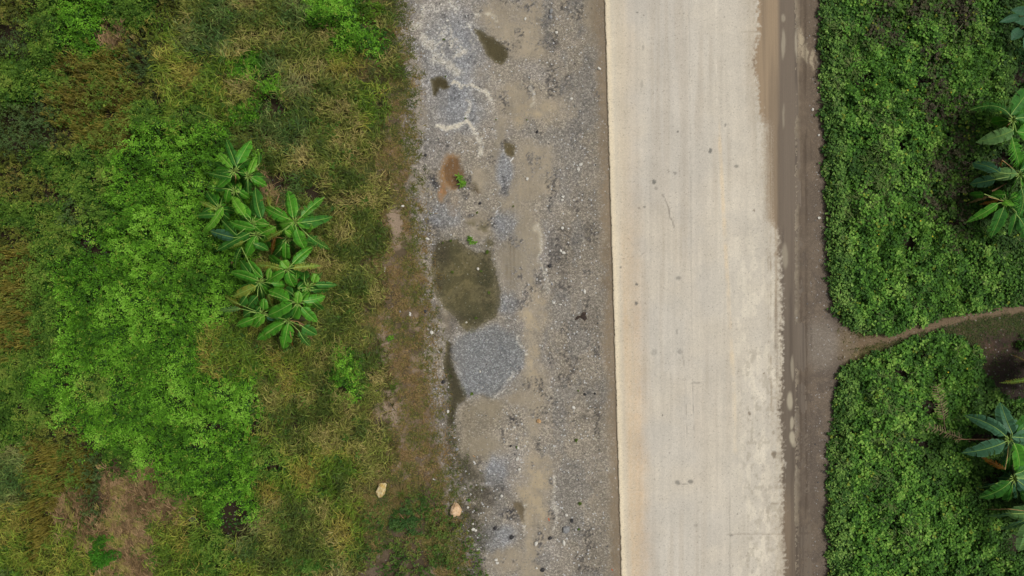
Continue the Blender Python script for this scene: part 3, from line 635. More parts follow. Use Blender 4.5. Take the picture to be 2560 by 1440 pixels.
def palette(cols, n, t=None):
    """pick colours along a list by t in 0..1 (random when not given)"""
    A = np.array([lin(c) for c in cols]); t = rng.random(n) if t is None else np.clip(t, 0, .999)
    f = t*(len(A)-1); i = f.astype(int); fr = (f-i)[:, None]
    return A[i]*(1-fr)+A[np.minimum(i+1, len(A)-1)]*fr
def stand(kinds, dens, box, dz=(.0, .5), keep=None, thick=0.0):
    """positions on the canopy for a set of kinds"""
    x, y = scatter(dens, box)
    px = x*50+1280; py = 720-y*50
    h, g = cover(px, py); k_ = CH/(CH-h); qx = x*50*k_+1280; qy = 720-y*50*k_
    kd = kind_at(qx, qy); ok = np.isin(kd, [ord(c) for c in kinds])
    e = edge_in(px, py); ok &= e > 0
    ok &= rng.random(len(x)) > g*.93
    if keep is not None: ok &= keep(qx, qy)
    x, y, h, g, e, qx, qy, kd = [a[ok] for a in (x, y, h, g, e, qx, qy, kd)]
    h = h*np.where(px[ok] > 1800, sm(-8, 26, e)*.8+.2, sm(0, 60, e))
    d = dz[0] + (dz[1]-dz[0])*rng.random(len(x))**1.8
    z = ground_z(x, y) + np.maximum(h*(1-d*np.where(h > .3, 1, .6)), .03)
    return x, y, z, qx, qy, kd
def add_stuff(name, parts, material, label, cat):
    V, F, C = merge(parts)
    o = mesh_np(name, V, F, material, {'col': C}); tag(o, label, cat, kind='stuff'); return o
def patch(qx, qy, s=40, seed=130): return fbm(qx/s, qy/s, seed, 4)

# bright feathery-leaved thicket
x, y, z, qx, qy, kd = stand('BMY', 210, LBOX, (0, .6))
bt = patch(qx, qy, 50, 131); b2 = patch(qx, qy, 12, 132)
t = np.clip((bt-.5)*1.6+.5 + (b2-.5)*1.2 + rng.normal(0, .12, len(x)), 0, 1)
cB = palette([(64, 108, 22), (86, 138, 28), (110, 166, 40), (142, 194, 66)], len(x), t)
cM = palette([(66, 98, 30), (88, 122, 38), (108, 142, 48), (128, 146, 60)], len(x), t)
c = np.where((kd == ord('B'))[:, None], cB, cM)
ok = (kd != ord('Y')) | ((rng.random(len(x)) < .22) | (patch(qx, qy, 20, 134) > .57)) & (rng.random(len(x)) < .6); x, y, z, c = x[ok], y[ok], z[ok], c[ok]
y_ = rng.random(len(x)) < .04; c[y_] = lin((140, 160, 60))
p1 = rosettes(x, y, z, 5, rng.uniform(.045, .07, len(x)), .9, c, spread=.045, pitch=(.0, .4), colv=.2)
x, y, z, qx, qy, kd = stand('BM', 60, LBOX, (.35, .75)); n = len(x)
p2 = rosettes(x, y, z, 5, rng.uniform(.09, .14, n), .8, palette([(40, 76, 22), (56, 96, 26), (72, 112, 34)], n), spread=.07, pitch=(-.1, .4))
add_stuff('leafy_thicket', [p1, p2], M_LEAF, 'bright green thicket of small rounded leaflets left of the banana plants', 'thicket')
# olive mixed scrub and thin grey green feathery scrub
x, y, z, qx, qy, kd = stand('OF', 85, LBOX, (0, .7))
t = np.clip((patch(qx, qy, 30, 133)-.5)*1.8+.5+rng.normal(0, .15, len(x)), 0, 1)
cO = palette([(86, 92, 34), (104, 118, 40), (126, 134, 52), (140, 128, 66)], len(x), t)
cF = palette([(66, 90, 46), (80, 106, 56), (98, 120, 66)], len(x), t)
p1 = rosettes(x, y, z, 8, rng.uniform(.06, .1, len(x)), .4, np.where((kd == ord('O'))[:, None], cO, cF), pitch=(.1, 1.1))
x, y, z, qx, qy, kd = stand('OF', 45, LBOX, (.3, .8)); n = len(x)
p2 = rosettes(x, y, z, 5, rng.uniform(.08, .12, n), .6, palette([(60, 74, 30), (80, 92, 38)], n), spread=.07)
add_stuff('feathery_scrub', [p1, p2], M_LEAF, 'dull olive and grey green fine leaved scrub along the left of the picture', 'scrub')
# tall arching grass
def flow_at(qx, qy): return 6.283*2*fbm(qx/160, qy/160, 140, 2)
x, y, z, qx, qy, kd = stand('TGK', 75, LBOX, (.0, .9))
t = np.clip((patch(qx, qy, 45, 141)-.5)*2.2+.5+rng.normal(0, .16, len(x)), 0, 1)
cT = palette([(70, 90, 32), (102, 116, 44), (134, 136, 64), (154, 142, 84)], len(x), t)
cG = palette([(62, 90, 38), (86, 112, 50), (118, 132, 68), (134, 134, 80)], len(x), t)
cK = palette([(76, 106, 26), (102, 130, 36), (134, 146, 54), (148, 136, 62)], len(x), t)
c = np.where((kd == ord('T'))[:, None], cT, np.where((kd == ord('G'))[:, None], cG, cK))
p1 = tufts(x, y, z, 4, rng.uniform(.22, .5, len(x)), rng.uniform(.08, .34, len(x)), .03, c, r=.1, flow=flow_at(qx, qy), flowk=.3, colv=.5)
x, y, z, qx, qy, kd = stand('TK', 6, LBOX, (.0, .5))     # green broader weeds between the grass
c = palette([(52, 84, 26), (72, 110, 32), (96, 130, 44)], len(x))
ok = patch(qx, qy, 40, 143) > .56; x, y, z, c = x[ok], y[ok], z[ok], c[ok]
p2 = rosettes(x, y, z+.05, 8, rng.uniform(.1, .17, len(x)), .45, c, spread=.06)
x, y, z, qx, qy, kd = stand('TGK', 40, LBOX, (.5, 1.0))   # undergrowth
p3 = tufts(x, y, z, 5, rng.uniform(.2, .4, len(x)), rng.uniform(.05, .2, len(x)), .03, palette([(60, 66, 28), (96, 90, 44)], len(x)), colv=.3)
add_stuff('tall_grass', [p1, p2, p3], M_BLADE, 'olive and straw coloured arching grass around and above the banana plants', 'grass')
# yellowing upright grass
x, y, z, qx, qy, kd = stand('Y', 22, LBOX, (.8, 1))
t = np.clip((patch(qx, qy, 30, 145)-.5)*2+.5+rng.normal(0, .15, len(x)), 0, 1)
c = palette([(92, 84, 36), (122, 114, 44), (144, 132, 54), (114, 124, 48)], len(x), t)
p1 = tufts(x, y, z*.2, 11, rng.uniform(.15, .4, len(x)), rng.uniform(1.0, 1.7, len(x)), .03, c, flow=np.full(len(x), .5), flowk=.5, colv=.28)
x2, y2, z2, qx, qy, kd = stand('Y', 60, LBOX, (0, .9))
p2 = rosettes(x2, y2, z2, 5, rng.uniform(.05, .09, len(x2)), .4, palette([(84, 96, 32), (116, 120, 42), (88, 114, 36), (110, 134, 48)], len(x2)), spread=.06)
add_stuff('yellowing_grass', [p1, p2], M_BLADE, 'yellow brown upright grass in patches at the far left', 'grass')
# flattened dead stalks
x, y, z, qx, qy, kd = stand('D', 85, LBOX, (0, 1))
t = np.clip((patch(qx, qy, 22, 147)-.5)*2+.5+rng.normal(0, .2, len(x)), 0, 1)
c = palette([(96, 76, 48), (128, 104, 70), (156, 128, 92), (134, 128, 62)], len(x), t)
p1 = tufts(x, y, z, 7, rng.uniform(.2, .45, len(x)), rng.uniform(.02, .12, len(x)), .028, c, flow=1.2+1.5*patch(qx, qy, 60, 148), flowk=.6, colv=.35)
x, y, z, qx, qy, kd = stand('D', 30, LBOX, (0, 1)); ok = patch(qx, qy, 34, 149) > .53; x, y, z = x[ok], y[ok], z[ok]
p2 = rosettes(x, y, z+.05, 6, rng.uniform(.05, .09, len(x)), .6, palette([(66, 92, 32), (96, 120, 42)], len(x)))
add_stuff('dead_stalks', [p1, p2], M_BLADE, 'flattened pinkish brown dead stalks at the lower left', 'dead grass')
# low patchy grass on the bank and beside the footpath
x, y = scatter(260, (-9.5, -1.2, -17, 17)); px = x*50+1280; py = 720-y*50
kd = kind_at(px, py); e = edge_in(px, py)
dn = sm(.32, .5, patch(px, py, 16, 151)*.6+patch(px, py, 50, 152)*.4)*sm(-60, 20, e)
dn *= 1-.35*sm(900, 990, px + 60*(patch(px, py, 40, 159)-.5))*sm(350, 520, py)*sm(1330, 1200, py)
dn *= 1-.85*np.clip(sm(1.2, .7, el(965, 1010, 34, 60, X_=px, Y_=py))+sm(1.2, .7, el(985, 560, 22, 50, X_=px, Y_=py))+sm(1.2, .7, el(955, 870, 20, 46, X_=px, Y_=py)), 0, 1)
ok = np.isin(kd, [ord('E'), ord('S'), ord('T')]) & (rng.random(len(x)) < dn)
x, y, px, py = x[ok], y[ok], px[ok], py[ok]; n = len(x)
t = np.clip((patch(px, py, 26, 153)-.5)*1.8+.45+rng.normal(0, .28, n), 0, 1)
t = np.clip(t + .22*sm(880, 1000, px)*sm(300, 600, py)*sm(1300, 1150, py), 0, 1)
c = palette([(72, 86, 34), (98, 104, 46), (124, 112, 58), (138, 114, 74)], n, t)
p1 = tufts(x, y, ground_z(x, y), 4, rng.uniform(.08, .2, n)*(1+.7*sm(1000, 900, px)), rng.uniform(.02, .1, n), .022, c, colv=.45)
x, y = scatter(200, (16, 29.5, -8, 1)); px = x*50+1280; py = 720-y*50
pi = sdf(PATH_POLY, px, py); dl = line_d(PATH_LINE, px, py)
ok = (pi < 6) & (rng.random(len(x)) < sm(6, 18, dl)*.9*(1-.9*sm(2420, 2470, px)*sm(815, 850, py))*sm(2110, 2170, px)+.04)
x, y, px, py = x[ok], y[ok], px[ok], py[ok]; n = len(x)
c = palette([(48, 66, 26), (66, 84, 32), (92, 92, 44), (104, 88, 52)], n, rng.random(n)*.6+.4*sm(2350, 2100, px))
p2 = tufts(x, y, ground_z(x, y), 4, rng.uniform(.06, .13, n), rng.uniform(.02, .07, n), .02, c, colv=.3)
# moss and seedlings along the wet ditch
x, y = scatter(120, (-4.5, -1, -17, -1)); px = x*50+1280; py = 720-y*50
f_ = np.clip(1.3-np.minimum.reduce([el(1128, 1090, 16, 70, X_=px, Y_=py), el(1150, 1170, 30, 40, X_=px, Y_=py), el(1185, 1225, 42, 42, X_=px, Y_=py), el(1150, 1340, 60, 70, X_=px, Y_=py), el(1120, 960, 10, 70, X_=px, Y_=py)]), 0, 1)
ok = (rng.random(len(x)) < f_*sm(.4, .6, patch(px, py, 14, 154))); x, y = x[ok], y[ok]; n = len(x)
p3 = rosettes(x, y, ground_z(x, y)+.02, 5, rng.uniform(.03, .06, n), .6, palette([(58, 70, 26), (82, 98, 36), (92, 84, 42)], n))
add_stuff('short_grass', [p1, p2, p3], M_BLADE, 'short patchy brown and green grass on the gravel bank and beside the footpath', 'grass')
# clover-like ground cover
x, y = scatter(95, (-8.5, -.8, -17, -9)); px = x*50+1280; py = 720-y*50
den = np.maximum(sm(1.3, .75, el(1030, 1370, 125, 130, X_=px+30*(patch(px, py, 20, 155)-.5), Y_=py)), .6*sm(1.3, .7, el(1190, 1400, 60, 60, X_=px, Y_=py)))
den = np.maximum(den, .8*sm(1.3, .7, el(1160, 1440, 60, 30, X_=px, Y_=py)))
ok = (rng.random(len(x)) < den*.8*sm(.38, .56, patch(px, py, 18, 156))) & (edge_in(px, py) > -70)
x, y, px, py = x[ok], y[ok], px[ok], py[ok]; n = len(x)
t = np.clip((patch(px, py, 24, 157)-.5)*2+.5+rng.normal(0, .2, n), 0, 1)
h = .12+.3*sm(.5, .65, patch(px, py, 30, 158))
p1 = rosettes(x, y, ground_z(x, y)+h*rng.uniform(.5, 1, n), 5, rng.uniform(.06, .1, n), .7, palette([(54, 84, 30), (72, 104, 38), (98, 122, 50), (118, 122, 58)], n, t))
add_stuff('clover_cover', [p1], M_LEAF, 'low dark green clover-like cover at the bottom beside the gravel', 'ground cover')

# vines on the right of the road
x, y, z, qx, qy, kd = stand('VNXPW', 125, RBOX, (0, .7))
sm_edge = np.clip((qx-np.interp(qy, *RIGHT_E))/90, 0, 1)
t = np.clip((patch(qx, qy, 30, 161)-.5)*1.6+.5+rng.normal(0, .22, len(x)), 0, 1)
cV = palette([(54, 92, 32), (78, 124, 42), (104, 152, 56), (140, 178, 78)], len(x), t)
cX = palette([(50, 80, 32), (68, 104, 40), (92, 130, 50)], len(x), t)
cP = palette([(72, 68, 50), (84, 80, 56), (64, 94, 36), (84, 120, 42), (100, 136, 50)], len(x), t)
cE = palette([(76, 112, 50), (110, 148, 64), (142, 176, 88)], len(x), t)
c = np.where((kd == ord('X'))[:, None], cX, np.where((kd == ord('P'))[:, None], cP, cV)); c = np.where((sm_edge < .7)[:, None] & (kd != ord('P'))[:, None], cE, c)
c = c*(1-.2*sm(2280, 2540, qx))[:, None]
ye = rng.random(len(x)) < .02; c[ye] = lin((130, 146, 50))
sz = np.where(sm_edge < .6, rng.uniform(.065, .1, len(x)), rng.uniform(.08, .135, len(x)))
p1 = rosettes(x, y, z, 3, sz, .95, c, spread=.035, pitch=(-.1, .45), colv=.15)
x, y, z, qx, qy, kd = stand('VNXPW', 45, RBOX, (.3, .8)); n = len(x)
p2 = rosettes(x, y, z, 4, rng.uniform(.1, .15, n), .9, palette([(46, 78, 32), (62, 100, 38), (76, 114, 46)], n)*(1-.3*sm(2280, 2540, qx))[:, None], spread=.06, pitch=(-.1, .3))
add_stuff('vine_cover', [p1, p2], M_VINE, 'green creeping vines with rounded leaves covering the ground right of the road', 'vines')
x, y, z, qx, qy, kd = stand('P', 55, RBOX, (0, .5)); n = len(x)
ok = patch(qx, qy, 14, 163) > .55; x, y, z = x[ok], y[ok], z[ok]; n = len(x)
p1 = rosettes(x, y, z, 6, rng.uniform(.07, .11, n), .35, palette([(62, 52, 46), (86, 72, 64), (104, 90, 74)], n), spread=.04)
add_stuff('purple_vine', [p1], M_LEAF, 'purplish brown withered leaves among the vines at the upper right', 'vines')
x, y, z, qx, qy, kd = stand('N', 45, RBOX, (0, .5)); n = len(x)
p1 = rosettes(x, y, z+.04, 7, rng.uniform(.08, .13, n), .28, palette([(56, 96, 28), (78, 124, 34), (104, 146, 44)], n), spread=.03)
x2, y2, z2, qx, qy, kd = stand('N', .9, RBOX, (0, .1)); n = len(x2)
p2 = rosettes(x2, y2, z2+.12, 5, rng.uniform(.03, .045, n), .8, palette([(220, 190, 40), (226, 202, 70)], n), spread=.004)
x, y, z, qx, qy, kd = stand('W', 17, RBOX, (.1, .5)); n = len(x)
p3 = tufts(x, y, z*.8, 14, rng.uniform(.25, .55, n), rng.uniform(.15, .4, n), .028, palette([(62, 96, 44), (98, 126, 62), (124, 138, 78)], n), colv=.2, flow=np.full(n, 2.3), flowk=.4)
x, y, z, qx, qy, kd = stand('VNX', 1.1, RBOX, (.0, .5)); n = len(x)
p4 = tufts(x, y, z, 6, rng.uniform(.2, .45, n), rng.uniform(.1, .25, n), .024, palette([(70, 100, 50), (120, 134, 80)], n), colv=.2)
add_stuff('weeds', [p1, p2, p3, p4], M_LEAF, 'light green narrow leaved weeds with tiny yellow flowers growing through the vines', 'weeds')
# ------------------------------------------------------------------ banana plants
def m_banana(name, c1, c2, edge, spec=.3, rough=.45):
    def f(nt, b, out):
        uv = nt.nodes.new('ShaderNodeUVMap').outputs[0]; s = nt.nodes.new('ShaderNodeSeparateXYZ'); nt.links.new(uv, s.inputs[0])
        mp = nt.nodes.new('ShaderNodeMapping'); mp.inputs['Scale'].default_value = (26, 1.2, 1); nt.links.new(uv, mp.inputs[0])
        n = noise(nt, mp.outputs[0], 1.0, 2); n2 = noise(nt, texco(nt), 3.5, 4)
        col = mixc(nt, maprange(nt, n2, .35, .65, 0, 1), tuple(lin(c1))+(1,), tuple(lin(c2))+(1,))
        col = mixc(nt, 1.0, col, grey(nt, maprange(nt, n, .3, .7, .78, 1.22)), 'MULTIPLY')
        e = math_(nt, 'MULTIPLY', maprange(nt, s.outputs[1], .8, 1.0, 0, .55), 1.0)
        col = mixc(nt, e, col, tuple(lin(edge))+(1,))
        nt.links.new(col, b.inputs['Base Color']); b.inputs['Specular IOR Level'].default_value = spec
        bump(nt, b, n, .35, .02)
        t = N(nt, 'ShaderNodeBsdfTranslucent'); nt.links.new(col, t.inputs['Color'])
        mx = N(nt, 'ShaderNodeMixShader'); mx.inputs[0].default_value = .18
        nt.links.new(b.outputs[0], mx.inputs[1]); nt.links.new(t.outputs[0], mx.inputs[2]); nt.links.new(mx.outputs[0], out.inputs['Surface'])
    return mat(name, f, rough)
BM_ = {'g': m_banana('banana_leaf_green', (62, 128, 30), (80, 144, 34), (112, 156, 58)),
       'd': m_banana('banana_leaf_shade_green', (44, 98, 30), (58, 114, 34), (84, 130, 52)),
       'b': m_banana('banana_leaf_young', (88, 148, 38), (104, 160, 44), (132, 176, 70)),
       'y': m_banana('banana_leaf_yellowing', (110, 142, 52), (140, 140, 50), (170, 150, 70)),
       'o': m_banana('banana_leaf_dead', (176, 120, 42), (132, 84, 40), (120, 82, 50), .1, .8),
       'p': m_banana('banana_leaf_withered', (150, 116, 88), (104, 104, 62), (150, 120, 90), .1, .8),
       'u': m_banana('banana_leaf_bluish', (54, 96, 66), (64, 108, 74), (96, 134, 100)),
       'l': m_banana('banana_leaf_pale', (98, 140, 76), (112, 152, 84), (140, 170, 104))}
M_RIB = m_plain('banana_midrib', (146, 172, 80), (124, 158, 70), 3, .5, .05)
M_RIBD = m_plain('banana_midrib_brown', (170, 140, 84), (140, 108, 62), 3, .7, .05)
M_STEM = m_plain('banana_stem', (78, 92, 44), (70, 58, 34), 5, .7, .2)

def tube(path, radii, seg=6):
    """one tapered tube as (V, F)"""
    P = [Vector(p) for p in path]; V = []; F = []
    for i, p in enumerate(P):
        t = (P[min(i+1, len(P)-1)]-P[max(i-1, 0)]).normalized()
        a = t.cross(Vector((0, 0, 1))); a = a.normalized() if a.length > 1e-3 else Vector((1, 0, 0)); b = a.cross(t)
        for k in range(seg):
            w = 2*math.pi*k/seg; V.append(p + (a*math.cos(w)+b*math.sin(w))*radii[i])
    for i in range(len(P)-1):
        for k in range(seg): F.append([i*seg+k, i*seg+(k+1) % seg, (i+1)*seg+(k+1) % seg, (i+1)*seg+k])
    V.append(P[-1]); e = len(V)-1; l = (len(P)-1)*seg
    F += [[l+k, l+(k+1) % seg, e, e] for k in range(0)]
    return V, F
def py_mesh(name, V, F, m, parent=None, smooth=False, uv=None):
    me = bpy.data.meshes.new(name); me.from_pydata([tuple(v) for v in V], [], F); me.materials.append(m)
    if uv is not None:
        l = me.uv_layers.new(name='uv'); vi = [0]*len(me.loops); me.loops.foreach_get('vertex_index', vi)
        l.data.foreach_set('uv', [c for i in vi for c in uv[i]])
    if smooth: me.polygons.foreach_set('use_smooth', [True]*len(me.polygons))
    me.update(); o = bpy.data.objects.new(name, me); return link(o, parent)

R_ = random.Random(3)
def banana_leaf(root, origin, crown, bx, by, tx, ty, hw, st='g', ragged=0, zc=2.6, zt=None, bow=0.0, label=None):
    """origin: world place of the plant; crown: world crown point; (bx,by) and (tx,ty): lamina base and tip in photograph pixels"""
    L = math.hypot(tx-bx, ty-by)/50
    zb = zc + min(.35, .12+.1*L); zt_ = zc + (-.15-.22*L if zt is None else zt)
    B = Vector(W(bx, by, zb)); T = Vector(W(tx, ty, zt_)); C_ = Vector(crown)
    mid = (B+T)*.5 + Vector((0, 0, .16*L))
    d = (T-B); side = Vector((-d.y, d.x, 0)).normalized(); mid += side*(bow+R_.uniform(-.09, .09))*L
    n = max(12, int(L*13)); pts = []
    for i in range(n+1):
        t = i/n; pts.append(B*(1-t)**2 + mid*2*t*(1-t) + T*t*t)
    Wd = hw/50*(CH-zc)/CH*1.18
    V = []; F = []; uv = []
    def prof(t):
        a = min(1, (t/.16)**.55) if t > 0 else 0
        b = 1 if t < .42 else max(0.02, 1-((t-.42)/.585)**2.1)
        return Wd*max(.08, a*.98)*b
    def at(t):
        t = min(max(t, 0), 1); f = t*n; i = min(int(f), n-1); fr = f-i; p = pts[i].lerp(pts[i+1], fr)
        tg = (pts[min(i+1, n)]-pts[i]).normalized(); s = Vector((-tg.y, tg.x, 0)).normalized(); return p, tg, s
    for sgn in (1, -1):
        i = 0; roll = R_.uniform(-.55, .3)
        while i < n:
            ln = 1 if ragged else R_.choice([1, 2, 2, 3, 4, 5]); j = min(n, i+ln)
            gap = (R_.uniform(.15, .4) if ragged else R_.uniform(.0, .5)*(R_.random() < .75))/n
            wk = R_.uniform(.72, 1.08) if ragged else R_.uniform(.93, 1.05); rl = roll + R_.uniform(-.22, .22)*(2 if ragged else 1)
            for q in range(i, j+1):
                t = q/n; p, tg, s = at(t)
                te = t + (.35 if t < .9 else .1)*prof(t)/max(L, .4)
                if q == i: te += gap
                if q == j: te -= gap
                pe, tge, se = at(te if te < 1 else 1)
                w = prof(t)*wk*(1+R_.uniform(-.05, .05))
                up = Vector((0, 0, 1)); 
                base = len(V)
                V.append(p + up*.002); uv.append((t, 0))
                V.append(p.lerp(pe, .6) + s*sgn*w*.55 + up*w*(.26+rl*.5)); uv.append((t, .5))
                V.append(pe + se*sgn*w + up*w*(-.02+rl)); uv.append((t, 1))
                if q > i:
                    a = base-3
                    F.append([a, a+1, base+1, base] if sgn < 0 else [base, base+1, a+1, a]); F.append([a+1, a+2, base+2, base+1] if sgn < 0 else [base+1, base+2, a+2, a+1])
            i = j
    lf = py_mesh('leaf', [v-origin for v in V], F, BM_[st], root, False, uv)
    if label: lf['label'] = label
    pth = [C_, C_.lerp(B, .5)+Vector((0, 0, .05))] + [p+Vector((0, 0, .012)) for p in pts[::2]]
    m = len(pth); rv = [.012, .014] + [.02*(1-.6*k/(m-1)) for k in range(2, m)]
    V2, F2 = tube(pth, rv, 5)
    py_mesh('midrib', [v-origin for v in V2], F2, M_RIBD if st in 'op' else M_RIB, lf, True)
    return lf
def banana(px, py, zc, leaves, label, group='banana plants', trunk_lean=0.2):
    crown = Vector(W(px, py, zc)); a = R_.uniform(0, 6.28)
    foot = Vector((crown.x+trunk_lean*math.cos(a), crown.y+trunk_lean*math.sin(a), 0)); foot.z = float(ground_z(np.array([foot.x]), np.array([foot.y]))[0])
    if px > 2000: foot.x += 1.1
    root = empty('banana_plant', foot); tag(root, label, 'banana plant', group)
    pts = [foot.lerp(crown, t) + Vector((0, 0, -.02 if t == 0 else 0)) for t in (0, .2, .4, .6, .8, .95, 1.06)]
    V, F = tube([p-foot for p in pts], [.15, .13, .115, .1, .085, .06, .02], 10); py_mesh('pseudostem', V, F, M_STEM, root, True)
    for l in leaves: banana_leaf(root, foot, crown, *l[:5], **{**dict(st=l[5] if len(l) > 5 else 'g', ragged=l[6] if len(l) > 6 else 0, zc=zc), **(l[7] if len(l) > 7 else {})})
    return root
UP = dict(zt=.45); BR = 'young bright green leaf standing up'; DE = 'dead brown drooping leaf'
DR = dict(zt=-1.3, label=DE)
